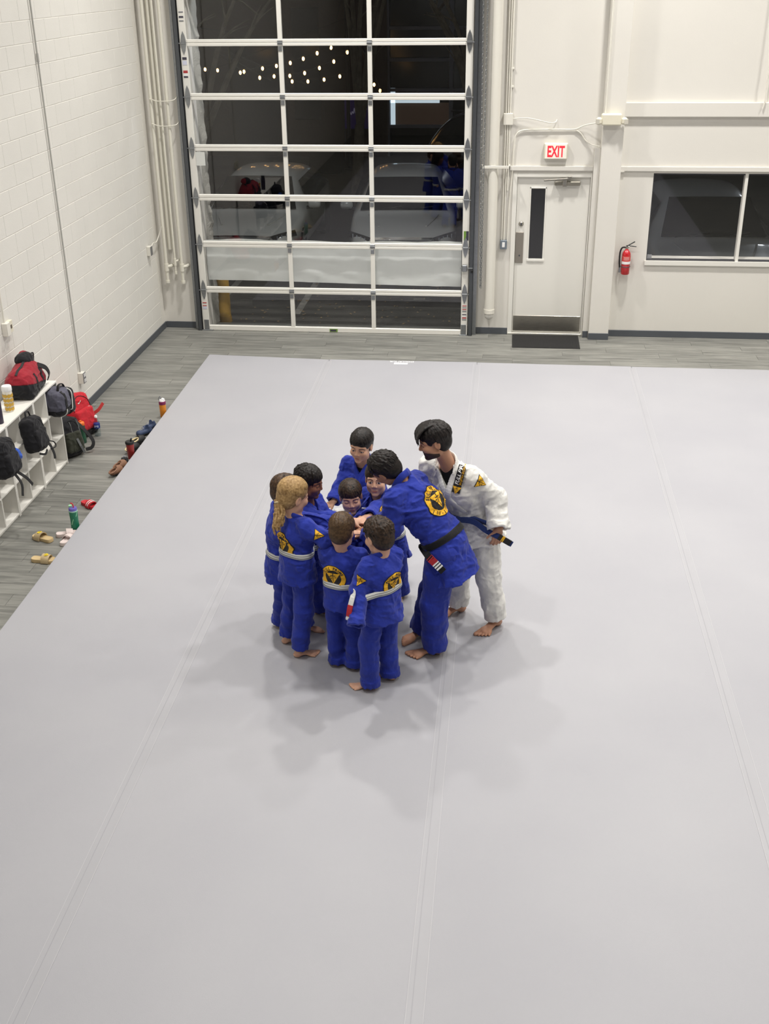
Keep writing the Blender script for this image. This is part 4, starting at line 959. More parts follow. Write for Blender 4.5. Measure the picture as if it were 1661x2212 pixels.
def sleeve_patch(vol, root, o, u, v, r):
    b = drape(vol, 'sleeve_patch', xf2(shield(), r*1.14, 0, r*.03), o, u, v, .003, P_blk, root)
    drape(vol, 'emblem', xf2(shield(), r), o, u, v, .0048, P_yel, b)
    drape(vol, 'emblem_marks', xf2(shield_marks(), r), o, u, v, .0068, P_blk, b)

# ---- cloth, skin and hair materials
def cloth_mat(name, col, dark=.86):
    m = bpy.data.materials.new(name); m.use_nodes = True; N = m.node_tree.nodes; L = m.node_tree.links; b = N['Principled BSDF']
    b.inputs['Roughness'].default_value = .82; b.inputs['Specular IOR Level'].default_value = .25; b.inputs['Sheen Weight'].default_value = .12
    g = N.new('ShaderNodeNewGeometry'); n1 = N.new('ShaderNodeTexNoise'); n1.inputs['Scale'].default_value = 9; n1.inputs['Detail'].default_value = 6; L.new(g.outputs['Position'], n1.inputs['Vector'])
    cr = N.new('ShaderNodeValToRGB'); e = cr.color_ramp.elements; e[0].position = .3; e[0].color = tuple(x*dark for x in lin(col))+(1,); e[1].position = .7; e[1].color = lin(col)+(1,)
    L.new(n1.outputs[0], cr.inputs[0]); L.new(cr.outputs[0], b.inputs['Base Color'])
    n2 = N.new('ShaderNodeTexNoise'); n2.inputs['Scale'].default_value = 34; n2.inputs['Detail'].default_value = 3; n2.inputs['Distortion'].default_value = 1.2; L.new(g.outputs['Position'], n2.inputs['Vector'])
    bp = N.new('ShaderNodeBump'); bp.inputs['Strength'].default_value = .35; bp.inputs['Distance'].default_value = .006; L.new(n2.outputs[0], bp.inputs['Height'])
    n3 = N.new('ShaderNodeTexNoise'); n3.inputs['Scale'].default_value = 420; L.new(g.outputs['Position'], n3.inputs['Vector'])
    b2 = N.new('ShaderNodeBump'); b2.inputs['Strength'].default_value = .3; b2.inputs['Distance'].default_value = .001; L.new(n3.outputs[0], b2.inputs['Height']); L.new(bp.outputs[0], b2.inputs['Normal']); L.new(b2.outputs[0], b.inputs['Normal'])
    MATS[name] = m; return m
M_blue = cloth_mat('blue_gi_cotton', (38, 55, 158), .8)
M_bluel = cloth_mat('blue_gi_lapel', (36, 52, 164), .86)
M_wgi = cloth_mat('white_gi_cotton', (229, 228, 224), .95)
M_blackbelt = cloth_mat('black_belt', (24, 24, 27), .8)
M_bluebelt = cloth_mat('blue_belt', (36, 52, 104), .85)
M_shirt = cloth_mat('black_shirt', (20, 20, 23), .8)
M_kidbelt = stripe_mat('grey_white_belt', [(0., (190, 192, 190)), (.16, (132, 135, 138)), (.36, (214, 214, 208)), (.60, (132, 135, 138)), (.74, (208, 208, 204))])
def skin(name, col):
    return pmat('skin_'+name, col, .5, spec=.35, sss=.12, var=(26, .05), bump=(120, .12, .002))
def hair_mat(name, a, b):
    m = bpy.data.materials.new('hair_'+name); m.use_nodes = True; N = m.node_tree.nodes; L = m.node_tree.links; p = N['Principled BSDF']; p.inputs['Roughness'].default_value = .5; p.inputs['Specular IOR Level'].default_value = .3
    g = N.new('ShaderNodeNewGeometry'); n1 = N.new('ShaderNodeTexNoise'); n1.inputs['Scale'].default_value = 60; n1.inputs['Detail'].default_value = 2; n1.inputs['Distortion'].default_value = .3; L.new(g.outputs['Position'], n1.inputs['Vector'])
    cr = N.new('ShaderNodeValToRGB'); e = cr.color_ramp.elements; e[0].position = .32; e[0].color = lin(a)+(1,); e[1].position = .68; e[1].color = lin(b)+(1,)
    L.new(n1.outputs[0], cr.inputs[0]); L.new(cr.outputs[0], p.inputs['Base Color'])
    bp = N.new('ShaderNodeBump'); bp.inputs['Strength'].default_value = .15; bp.inputs['Distance'].default_value = .002; L.new(n1.outputs[0], bp.inputs['Height']); L.new(bp.outputs[0], p.inputs['Normal'])
    MATS['hair_'+name] = m; return m

def foot(vol, p, d, L, inner):
    """bare foot flat on the mat: p below the ankle, d toe direction, inner = +1 if the big toe is on the right-hand side of d"""
    d = unit([d[0], d[1], 0]); l = np.array([d[1], -d[0], 0])*inner; z = np.array([0, 0, 1.]); p = np.array([p[0], p[1], MAT_Z])
    R = np.stack([d, l, z], 1)
    vol.ell(p-d*.10*L+z*.12*L, (.15*L, .125*L, .125*L), R, .02)
    vol.cap(p+z*.20*L, p+d*.42*L+z*.085*L+l*.01*L, .125*L, .12*L, .03, side=l, asp=.62)
    vol.ell(p+d*.47*L+z*.07*L, (.15*L, .185*L, .072*L), R, .02)
    for i, (ly, ln, r) in enumerate(((.13, .25, .062), (.045, .245, .043), (-.025, .215, .040), (-.09, .175, .038), (-.145, .125, .036))):
        b = p+d*(.53-.025*i)*L+l*ly*L+z*.055*L; e = b+d*ln*L*.9+l*(.01-.012*i)*L-z*.015*L
        vol.cap(b, e, r*L, r*L*.95, .004)
def hand(vol, w, d, n, L, side, curl=.35, thumb_in=0., spread=.06):
    """w wrist, d finger direction, n back-of-hand normal, side +1/-1 puts the thumb on +-(d x n)"""
    d = unit(d); n = np.asarray(n, float); n = unit(n-np.dot(n, d)*d); s = np.cross(d, n)*side; w = np.asarray(w, float)
    vol.cap(w-d*.12*L, w+d*.1*L, .135*L, .15*L, .015, side=s, asp=.72)
    vol.cap(w+d*.14*L, w+d*.38*L, .185*L, .215*L, .012, side=s, asp=.42)
    for i, ln in enumerate((.40, .45, .42, .33)):
        off = (.155-.103*i)*L; a0 = spread*(1.2-i*.8)
        fd = unit(d*math.cos(a0)+s*math.sin(a0)); p = w+d*(.44-.015*abs(i-1))*L+s*off; ang = curl*.6
        for j, f in enumerate((.45, .31, .24)):
            dd = unit(fd*math.cos(ang)-n*math.sin(ang)); q = p+dd*ln*f*L; vol.cap(p, q, (.056-.005*j)*L, (.052-.006*j)*L, .004); p = q; ang += curl
    td = unit(d*(.72-.3*thumb_in)+s*(.62-.5*thumb_in)-n*(.25+.5*thumb_in)); p = w+d*.12*L+s*.15*L
    q = p+td*.22*L; vol.cap(p, q, .075*L, .062*L, .012); td2 = unit(td+d*.5-n*.15); vol.cap(q, q+td2*.19*L, .058*L, .046*L, .004)

def person(sp):
    A = {k: np.asarray(sp[k], float) for k in ('pel', 'neck', 'head', 'fl', 'fr', 'dl', 'dr', 'el', 'er', 'wl', 'wr', 'hf', 'hu')}
    b = sp['b']; hs = sp['hs']; Z = np.array([0, 0, 1.]); S = sp.get('seed', 1); rg = random.Random(S)
    f = unit(list(sp['face'])+[0]); lat = np.array([f[1], -f[0], 0])          # f forward, lat = own right
    pel, neck, hc = A['pel'], A['neck'], A['head']; up = unit(neck-pel); fr = unit(f-np.dot(f, up)*up); chest = pel+(neck-pel)*.62-fr*.0
    sh = {}; drop = sp.get('drop', .075)
    for nm, e in (('l', -1), ('r', 1)): sh[nm] = neck+lat*e*sp.get('shw', .165)*b-up*drop*b+fr*sp.get('shf', 0.)*b
    feet = {'l': A['fl'], 'r': A['fr']}; fd = {'l': A['dl'], 'r': A['dr']}
    el = {'l': A['el'], 'r': A['er']}; wr = {'l': A['wl'], 'r': A['wr']}
    hip = {'l': pel-lat*.085*b-Z*.03*b, 'r': pel+lat*.085*b-Z*.03*b}
    knee = {}; ank = {}
    for k in 'lr':
        ank[k] = np.array([feet[k][0], feet[k][1], MAT_Z+.075*b]); kd = unit(list(fd[k][:2])+[0]) if len(fd[k]) else f
        knee[k] = hip[k]*.47+ank[k]*.53+kd*sp.get('kneef', .025)*b
    base = np.array([(feet['l'][0]+feet['r'][0])/2, (feet['l'][1]+feet['r'][1])/2, MAT_Z])
    root = thing('person', sp['label'], 'person', base, sp.get('group'))
    sk = skin(sp['skin'][0], sp['skin'][1])
    # ---------- body: one skin
    hf, hu = unit(A['hf']), np.asarray(A['hu'], float); hu = unit(hu-np.dot(hu, hf)*hf); hr = np.cross(hf, hu); HR = np.stack([hr, hf, hu], 1)
    H = lambda x, y, z: hc+hs*(x*hr+y*hf+z*hu)
    allp = np.array([pel, neck, hc]+list(sh.values())+list(el.values())+list(wr.values())+list(knee.values())+list(ank.values())+[feet['l'], feet['r']])
    HL = sp.get('hand', .175)*b/1.; FL = sp.get('foot', .25)*b
    lo = allp.min(0)-.21*max(b, .8); hi = allp.max(0)+.21*max(b, .8); lo[2] = MAT_Z-.012; hi[2] = max(hc[2]+.16, hi[2]-.02)
    v = Vol(lo, hi, .0042)
    v.cap(pel, chest, .11*b, .115*b, .02, side=lat, asp=.7); v.cap(chest, neck-up*.04*b, .12*b, .06*b, .03, side=lat, asp=.7)
    for k in 'lr':
        v.cap(neck-up*.06*b, sh[k], .045*b, .045*b, .02)
        v.cap(sh[k], el[k], .045*b, .036*b, .02); v.cap(el[k], wr[k], .036*b, .026*b, .015)
        v.cap(hip[k], knee[k], .07*b, .048*b, .02); v.cap(knee[k], ank[k], .045*b, .034*b, .015)
        foot(v, feet[k], fd[k], FL, -1 if k == 'r' else 1)
        hd = sp['hands'][k]
        hand(v, wr[k], hd[0], hd[1], HL, (1 if k == 'l' else -1), *hd[2:])
    v.cap(neck-up*.05*b, H(0, -.022, -.06), .052*hs*sp.get('neckr', 1.), .05*hs*sp.get('neckr', 1.), .02)
    # head
    v.ell(H(0, -.012, .036), np.array([.0755, .096, .08])*hs, HR, .02)
    v.ell(H(0, .03, -.032), np.array([.060 if b > .9 else .0635, .062, .082 if b > .9 else .080])*hs, HR, .025)
    for e in (-1, 1):
        v.ell(H(.046*e, .012, -.062), np.array([.018, .03, .026])*hs, HR, .03)
        v.ell(H(.037*e, .066, -.022), np.array([.027, .024, .026])*hs, HR, .02)
        v.cap(H(.012*e, .080, .028), H(.05*e, .064, .026), (.010 if b > .9 else .006)*hs, None, .02)
        v.ell(H(.032*e, .100, .007), np.array([.019, .0175, .013])*hs, HR, .014, 's')
        v.ell(H(.032*e, .074, .006), np.array([.0155, .0145, .012])*hs, HR, .004)
        er = np.stack([unit(hr*1-hf*.35*e*0+0), hf, hu], 1)
        v.ell(H(.079*e, -.008, -.002), np.array([.009, .021, .034])*hs, er, .008)
        v.ell(H(.089*e, -.002, .002), np.array([.007, .011, .020])*hs, er, .004, 's')
    v.ell(H(0, .072, -.094), np.array([.024, .02, .018])*hs, HR, .02)
    ad = b > .9; v.cap(H(0, .086, .016), H(0, .104 if ad else .100, -.022 if ad else -.019), .0075*hs, (.0125 if ad else .0108)*hs, .010)
    for e in (-1, 1): v.ell(H(.012*e, .093, -.027), np.array([.009, .010, .008])*hs, HR, .006)
    v.cap(H(-.017, .084, -.054), H(.017, .084, -.054), .0085*hs, None, .006); v.cap(H(-.014, .083, -.066), H(.014, .083, -.066), .0085*hs, None, .006)
    v.cap(H(-.020, .0965, -.0600), H(.020, .0965, -.0600), .0030*hs, None, .004, mode='s')
    v.cut((0, 0, MAT_Z+.0005), (0, 0, -1))
    body = v.build('body', sk, root)
    # face marks
    lipc = tuple(int(c*q) for c, q in zip(sp['skin'][1], (.88, .72, .70)))
    M_lip = pmat('lips_'+sp['skin'][0], lipc, .45)
    def fdrape(nm, vf, c, off, mat, par=body):
        return drape(v, nm, (vf[0]*hs, vf[1]), H(*c), -hr, hu, off, mat, par, back=.05*hs, dist=.1)
    lip = [(-.021, .0015), (-.008, .0055), (0, .0045), (.008, .0055), (.021, .0015), (.01, -.0065), (0, -.008), (-.01, -.0065)]
    fdrape('lips', join2([quad2([lip[0], lip[1], lip[2], (0, 0)], 3), quad2([(0, 0), lip[2], lip[3], lip[4]], 3), quad2([lip[0], (0, 0), lip[6], lip[7]], 3), quad2([(0, 0), lip[4], lip[5], lip[6]], 3)]), (0, .09, -.060), .0012, M_lip)
    op = sp.get('eye', .6)*1.15; M_hair = MATS['hair_'+sp['hair'][0]]
    for e in (-1, 1):
        w = .0175; h = .0085*op
        if op > .3: 
            fdrape('eye', join2([quad2([(-w, -.002), (-.006, h), (.006, h), (w, 0)], 4), quad2([(-w, -.002), (w, 0), (.006, -h*.9), (-.006, -h*.9)], 4)]), (.032*e, .09, .006), .001, pmat('eye_white', (226, 220, 212), .3))
            fdrape('iris', disc2(.0066*min(1, op+.3), 2, 14), (.032*e+sp.get('gaze', 0)*.004, .09, .006-.003*(1-op)), .0018, pmat('iris_dark', (38, 26, 20), .2))
        fdrape('eyelash', join2([quad2([(-w*1.1, -.0035), (-w*1.1, -.001), (-.005, h+.0025), (-.005, h-.0005)], 3), quad2([(-.005, h-.0005), (-.005, h+.0025), (.006, h+.0025), (.006, h-.0005)], 3), quad2([(.006, h-.0005), (.006, h+.0025), (w*1.1, .001), (w*1.1, -.0015)], 3)]), (.032*e, .09, .006), .0022, pmat('lash', (30, 22, 20), .6))
        bw = .02; y0 = .0035
        e2 = -e
        br = [(-bw*e2, .0015), (0, .005), (bw*e2*1.05, -.001), (bw*e2*1.1, .0015), (0, .0095), (-bw*e2, .006)]
        fdrape('eyebrow', join2([quad2([br[0], br[1], br[4], br[5]], 4), quad2([br[1], br[2], br[3], br[4]], 4)]), (.034*e, .09, .0245), .0012, pmat('brow_'+sp['hair'][0], sp['hair'][1], .7))
    if sp.get('beard'):
        M_b = pmat('beard_stubble', (62, 45, 38), .8, bump=(200, .6, .003))
        i0 = np.maximum(((hc-.16*hs-v.lo)/v.h).astype(int), 0); i1 = np.minimum(((hc+.16*hs-v.lo)/v.h).astype(int), v.n)
        q = Vol.__new__(Vol); q.h = v.h; q.lo = (v.lo+v.h*i0).astype(np.float32); q.D = v.D[i0[0]:i1[0], i0[1]:i1[1], i0[2]:i1[2]].copy()-.0028; q.n = np.array(q.D.shape)
        q.cut(H(0, .095, -.037), unit(hu*1.-hf*.30)); q.cut(H(0, -.006, 0), -hf); q.cut(H(0, .02, -.108), unit(-hu-hf*.55))
        q.cap(H(-.014, .1, -.060), H(.014, .1, -.060), .0085*hs, None, .003, mode='s'); q.cap(H(0, .105, -.01), H(0, .115, -.027), .014*hs, None, .004, mode='s')
        for e in (-1, 1): q.ell(H(.036*e, .075, -.028), np.array([.022, .03, .017])*hs, HR, .004, 's')
        q.build('beard', M_b, root)
    # ---------- jacket
    gi = sp['gi']; cj = wr  # cuffs at wrists
    ph = lambda: rg.uniform(0, 6.28)
    jl = np.array(list(sh.values())+list(el.values())+list(wr.values())+[neck, pel, chest]); m = .24*b
    lo = jl.min(0)-m; hi = jl.max(0)+m; lo[2] = min(lo[2], pel[2]-.36*b); hi[2] = max(neck[2]+.10*b, hi[2]-.1*b)
    J = Vol(lo, hi, .0055 if b > .9 else .0048)
    dn = unit(-up*.55-Z*.8+f*sp.get('skf', 0.)); waist = pel+up*.10*b
    J.cap(pel, waist, .168*b, .160*b, .02, side=lat, asp=.76, fold=(.004*b, 40/b, ph()))
    J.cap(waist, chest, .162*b, .182*b, .03, side=lat, asp=.76, fold=(.006*b, 24/b, ph()))
    J.cap(chest, neck-up*.055*b, .178*b, .10*b, .04, side=lat, asp=.74)
    sk_len = sp.get('skirt', .24)*b
    J.cap(pel+up*.02*b, pel+dn*sk_len, .170*b, .205*b, .02, side=lat, asp=.80, fold=(.005*b, 9/b, ph()), flat=(False, True))
    for k, e in (('l', -1), ('r', 1)):
        J.cap(neck-up*.07*b, sh[k], .066*b, .060*b, .04)
        J.cap(sh[k], el[k], .068*b, .070*b, .04, fold=(.004*b, 48/b, ph(), .8, .4))
        w = wr[k]; dd = unit(w-el[k]); cuff = w-dd*.005*b if not sp.get('longsleeve', {}).get(k) else w+dd*sp['longsleeve'][k]*b
        J.cap(el[k], cuff, .069*b, .071*b, .03, fold=(.004*b, 46/b, ph(), .2, .5), flat=(False, True))
        J.cap(cuff-dd*.045*b, cuff, .0745*b, .076*b, .004, flat=(True, True))
        
    # broad drag folds from the belt and under the arms
    q1, q2, q3 = ph(), ph(), ph()
    def wv(X, Y, Zz):
        s1 = X*(lat[0]*1.0)+Y*lat[1]; s2 = X*up[0]+Y*up[1]+Zz*up[2]
        return (.0035*b*np.sin(31/b*s1+19/b*s2+1.5*np.sin(14/b*s2+q1)+q1)+.003*b*np.sin(-27/b*s1+23/b*s2+1.7*np.sin(11/b*s1+q2)+q2)).astype(np.float32)
    J.wave(wv); crumple(J, .085*max(b, .85), .0062*b, S, unit(up+lat*.5)); crumple(J, .04, .0016, S+40)
    for k in 'lr':
        w = wr[k]; dd = unit(w-el[k]); cuff = w-dd*.005*b if not sp.get('longsleeve', {}).get(k) else w+dd*sp['longsleeve'][k]*b
        J.cap(cuff-dd*.028*b, cuff+dd*.06*b, .050*b, .060*b, .004, mode='s')
    Jfull = Vol.__new__(Vol); Jfull.lo, Jfull.h, Jfull.n, Jfull.D = J.lo, J.h, J.n, J.D.copy()
    # neck opening and V
    no = neck+up*.03*b; vt = sp.get('vneck', .20)
    J.cap(neck-up*.03*b+fr*.005*b, neck+up*.2*b+fr*.02*b, .060*b*sp.get('neckr', 1.), .095*b, .008, mode='s')
    J.cap(neck-up*.015*b+fr*.06*b, neck-up*vt*b+fr*.155*b, (.066 if sp.get('shirt') else .05)*b, .008*b, .006, mode='s')
    # side slits of the skirt
    for e in (-1, 1):
        c0 = pel+dn*sk_len*.55+lat*e*.2*b; c1 = pel+dn*(sk_len+.03)+lat*e*.21*b
        J.cap(c0, c1, .006*b, .022*b, .004, mode='s')
    jk = J.build('gi_jacket', gi, root, 1)
    if sp.get('jlabel'): jk['label'] = sp['jlabel']
    # shirt under the V
    if sp.get('shirt'):
        T = Vol(neck-.22*b, neck+.22*b, .0055)
        T.cap(chest, neck-up*.05*b, .150*b, .085*b, .04, side=lat, asp=.70); T.cut(neck-up*.012*b+fr*.05*b, unit(up-fr*.2)); T.cut(chest, -up)
        T.build('shirt', M_shirt, root)
    # lapel band: round the neck and crossing on the chest
    pts = []
    nb = lambda a, h, r: neck+up*h*b+(fr*math.cos(a)+lat*math.sin(a))*r*b
    for e in (-1, 1):
        P = [nb(math.pi, .030, .074), nb(math.pi-.75*e*1, .028, .076), nb(math.pi-1.45*e, .006, .080), nb(math.pi-2.15*e, -.03, .095)]
        ch = [(.055, .07), (.028, .13), (-.006, .20), (-.035, .27), (-.05, .33)]
        st = np.array([neck-up*dz*b+lat*e*dx*b+fr*.32*b for dx, dz in ch]); Q, hit = Jfull.march(st, -fr, .002, .34*b+.1)
        P += [q for q, h_ in zip(Q, hit) if h_]; pts.append(spline(P, 34))
    LV = Vol(np.min([p.min(0) for p in pts], 0)-.05, np.max([p.max(0) for p in pts], 0)+.05, .0045)
    lw_ = .024*b
    for P in pts:
        for i in range(len(P)-1):
            g = P[i]-neck; g = g-np.dot(g, up)*up if i < 13 else fr; ax = unit(P[i+1]-P[i]); nn = unit(g-np.dot(g, ax)*ax); sd = np.cross(ax, nn)
            LV.cap(P[i]-nn*.001, P[i+1]-nn*.001, lw_, lw_, .003, side=sd, asp=.34)
    LV.build('lapel', sp.get('lapel', gi), root)
    # ---------- belt
    bc = pel+up*sp.get('belth', .085)*b; bw = sp.get('beltw', .042)*max(b, .85); nseg = 72; rows = 5; tilt = sp.get('belttilt', 0.)
    def belt_pts(iso):
        P = []; Dd = []
        for i in range(nseg):
            a = 2*math.pi*i/nseg; rad = fr*math.cos(a)+lat*math.sin(a)
            for j in range(rows): P.append(bc+rad*.40*b+up*((j/(rows-1)-.5)*bw+tilt*math.cos(a)*b)); Dd.append(-rad)
        Q, _ = Jfull.march(np.array(P), np.array(Dd), iso, .42*b); return Q.reshape(nseg, rows, 3)
    out, inn = belt_pts(.007), belt_pts(.0)
    ker = lambda G: (G+np.roll(G, 1, 0)+np.roll(G, -1, 0)+np.roll(G, 2, 0)+np.roll(G, -2, 0))/5
    out = ker(ker(out)); c0 = out.mean(1, keepdims=True); out = c0+(out-c0); inn = ker(inn)
    V = np.vstack([out.reshape(-1, 3), inn.reshape(-1, 3)]); F = []; N0 = nseg*rows
    for i in range(nseg):
        i2 = (i+1) % nseg
        for j in range(rows-1):
            F.append([i*rows+j, i2*rows+j, i2*rows+j+1, i*rows+j+1]); F.append([N0+i*rows+j, N0+i*rows+j+1, N0+i2*rows+j+1, N0+i2*rows+j])
        F.append([i*rows, N0+i*rows, N0+i2*rows, i2*rows]); F.append([i*rows+rows-1, i2*rows+rows-1, N0+i2*rows+rows-1, N0+i*rows+rows-1])
    uv = [[i/nseg, j/(rows-1)] for i in range(nseg) for j in range(rows)]*2
    belt = mesh_obj('belt', V, F, sp['belt'], root, True, uv=uv)
    # knot and tails at the front
    ka = sp.get('knot', 0.); ki = int(round(ka/(2*math.pi)*nseg)) % nseg; kp = out[ki].mean(0); kr = fr*math.cos(ka)+lat*math.sin(ka); kl = np.cross(up, kr)
    kb = MB().box(kp+kr*.012, (bw*1.1, bw*.75, bw*.8), np.stack([kl, kr, up], 1), .008)
    kb.build('belt_knot', sp['belt'] if sp['belt'] is not M_kidbelt else pmat('grey_belt_knot', (178, 180, 180), .8), belt)
    for tl in sp.get('tails', []):
        P = spline([kp+kr*.012]+[np.asarray(q, float) for q in tl['path']], 16); n_ = tl.get('n', kr)
        m_ = sp['belt'] if sp['belt'] is not M_kidbelt else pmat('pale_belt_tail', (214, 215, 213), .8)
        tb = MB().ribbon(P, n_, bw*.95, .006).build('belt_tail', m_, belt)
        for a, c, col in tl.get('bars', []):
            i0, i1 = a*(15), c*(15); ts = np.linspace(i0, i1, 4); Q = [P[int(t)]*(1-(t-int(t)))+P[min(int(t)+1, 15)]*(t-int(t)) for t in ts]
            MB().ribbon(Q, n_, bw*1.0, .0085).build('rank_bar', col, belt)
    # ---------- trousers
    tl = np.array(list(hip.values())+list(knee.values())+list(ank.values())+[pel]); m = .2*b
    T = Vol(tl.min(0)-m, tl.max(0)+m, .0055); hemz = sp.get('hem', .055)
    T.ell(pel-Z*.02*b, np.array([.158, .118, .13])*b, np.stack([lat, f, Z], 1), .03)
    for k in 'lr':
        dd = unit(ank[k]-knee[k]); end = knee[k]+dd*(np.linalg.norm(ank[k]-knee[k])-(hemz-.075)*b)
        tw = sp.get('leg', 1.)
        T.cap(hip[k], knee[k], .100*b*tw, .086*b*tw, .03, fold=(.0025*b, 20/b, ph()))
        T.cap(knee[k], end, .086*b*tw, .080*b*tw, .03, fold=(.0035*b, 30/b, ph(), .6, .5), flat=(False, True))
        if sp.get('rolled'): T.cap(end-dd*.06*b, end, .088*b*tw, .091*b*tw, .004, flat=(True, True))
        T.cap(end-dd*.02, end+dd*.05, .066*b*tw, None, .004, mode='s')
    crumple(T, .10*max(b, .85), .0050*b, S+20, (1., .5, .15)); crumple(T, .04, .0014, S+60)
    T.build('gi_trousers', gi, root)
    # ---------- hair
    hair(sp, root, H, HR, hs, hc, hr, hf, hu, rg)
    # patches
    for pt in sp.get('patches', []):
        if pt[0] == 'round':
            _, dz, dx, r = pt; o = neck-up*dz*b+lat*dx*b; round_patch(Jfull, root, o, lat, up, r, np.dot(bc-o, up)+bw*.35)
        else:
            _, k, t, r, tilt = pt; o = sh[k]*(1-t)+el[k]*t; n = unit(unit(CAM-o)*.75+lat*(.35 if k == 'r' else -.35)); vv = unit(sh[k]-el[k]); vv = unit(vv-np.dot(vv, n)*n); uu = np.cross(vv, n)
            c, s_ = math.cos(tilt), math.sin(tilt); sleeve_patch(Jfull, root, o, uu*c+vv*s_, vv*c-uu*s_, r)
    sp['_J'] = Jfull; sp['_root'] = root; sp['_fr'] = fr; sp['_up'] = up; sp['_lat'] = lat; sp['_H'] = H
    return root

def hair(sp, root, H, HR, hs, hc, hr, hf, hu, rg):
    name, col, style = sp['hair'][:3]; th = sp.get('hairth', 1.); M = MATS['hair_'+name]
    ext = .2*hs; Q = Vol(hc-np.array([ext, ext, .26*hs])*1.15, hc+np.array([ext, ext, ext])*1.1, .0029)
    Q.ell(H(0, -.018, .042), np.array([.084, .103, .088])*hs*(1+.05*(th-1)), HR, .01)
    Q.ell(H(0, -.045, -.005), np.array([.078, .075, .085])*hs, HR, .02)
    if style == 'bob': Q.ell(H(0, -.048, -.055), np.array([.087, .070, .095])*hs, HR, .02)
    W = sp.get('whorl', (.012, -.06, .105)); Wp = np.array(W)
    nl = {'short': 260, 'floppy': 240, 'bob': 240, 'pony': 240, 'wavy': 240}[style]
    for i in range(nl):
        az = rg.uniform(0, 2*math.pi); x, y = math.sin(az), math.cos(az)     # y>0 towards the face
        reach = {'short': .98, 'floppy': 1.12, 'bob': 1.75, 'pony': .95, 'wavy': 1.08}[style]
        if y > .35: reach *= sp.get('fringe', .72)
        elif y > -.25: reach *= sp.get('sidel', .95)
        elif style != 'pony': reach *= 1.25; nb_ = 1
        r0_ = 1.+.032*rg.random(); t0 = rg.uniform(0, .35) if rg.random() < .7 else rg.uniform(.3, .6); t1 = min(1.02, t0+rg.uniform(.6, .95)); pts = []
        for t in (t0, (t0*3+t1)/4, (t0+t1)/2, (t0+3*t1)/4, t1):
            a = t*reach*1.75; sw = sp.get('sweep', .5)*t; ax_, ay_ = x*math.cos(sw)-y*math.sin(sw), x*math.sin(sw)+y*math.cos(sw)
            rr = r0_+(.05*(th-1))
            p = np.array([.086*rr*math.sin(a)*ax_, -.018+.105*rr*math.sin(a)*ay_, .042+.090*rr*math.cos(a)])
            if style == 'bob' and a > 1.5: p = np.array([.088*ax_, -.018+.098*ay_, .042-.085*(a-1.5)*1.3])
            if style == 'wavy': p += np.array([rg.uniform(-1, 1), rg.uniform(-1, 1), rg.uniform(-1, 1)])*.006
            pts.append(H(*p))
        r = rg.uniform(.0036, .0062)*hs*(1.35 if style in ('wavy', 'floppy') else 1.)
        for j in range(4): Q.cap(pts[j], pts[j+1], r*(1-.15*j), r*(1-.15*(j+1)), .003)
    if style == 'pony':
        base = H(*sp.get('ponyat', (0, -.115, -.02))); P = [base]+[np.asarray(q, float) for q in sp['ponytail']]; P = spline(P, 12)
        for k in range(26):
            o = np.array([rg.uniform(-1, 1), rg.uniform(-1, 1), rg.uniform(-1, 1)])*.016*hs; j0 = rg.randrange(0, 3); j1 = rg.randrange(7, 12)
            for j in range(j0, j1): 
                wd = 1.+1.1*math.sin(min(1, j/7)*math.pi*.8); Q.cap(P[j]+o*wd, P[j+1 if j < 11 else j]+o*wd, .009*hs, .008*hs*(1-.04*j), .004)
    # keep the face free
    if style != 'bob' or True:
        fz = sp.get('hairline', .052)
        Q.ell(H(0, .125, fz-.105), np.array([.068 if style != 'bob' else .060, .085 if style != 'bob' else .075, .105])*hs, HR, .008, 's')
        if style != 'bob': Q.ell(H(0, .03, -.155), np.array([.085, .10, .075])*hs, HR, .01, 's')
        if style in ('short', 'floppy', 'wavy'):
            for e in (-1, 1): Q.ell(H(.086*e, .012, -.02), np.array([.03, .028, .04])*hs, HR, .006, 's')
            Q.cut(H(0, -.06, -.088), unit(-hu+hf*.25))
    if sp.get('forelock'):
        for k in range(60):
            a0 = rg.uniform(-.066, .066); g = rg.uniform(0, 1); P = [H(a0*.7, -.02, .128), H(a0*.9, .035, .126), H(a0, .076+.006*g, .104), H(a0+rg.uniform(-.012, .012), .098+.008*g, .070), H(a0+rg.uniform(-.018, .018), .103+.012*g, .042-.03*g*rg.random())]
            P = spline(P, 9)
            for j in range(8): Q.cap(P[j], P[j+1], .0085*hs*(1-.09*j), .0085*hs*(1-.09*(j+1)), .003)
    o = Q.build('hair', M, root)
    if style == 'pony':
        b_ = H(*sp.get('ponyat', (0, -.115, -.02))); d = unit(np.asarray(sp['ponytail'][0])-b_); x, y, _ = frame(d)
        MB().tube([b_+d*.012+.017*hs*(math.cos(t)*x+math.sin(t)*y) for t in np.linspace(0, 2*math.pi, 17)[:-1]], .0065, 6, True).build('hair_tie', pmat('pale_hair_tie', (206, 190, 150), .7), o)

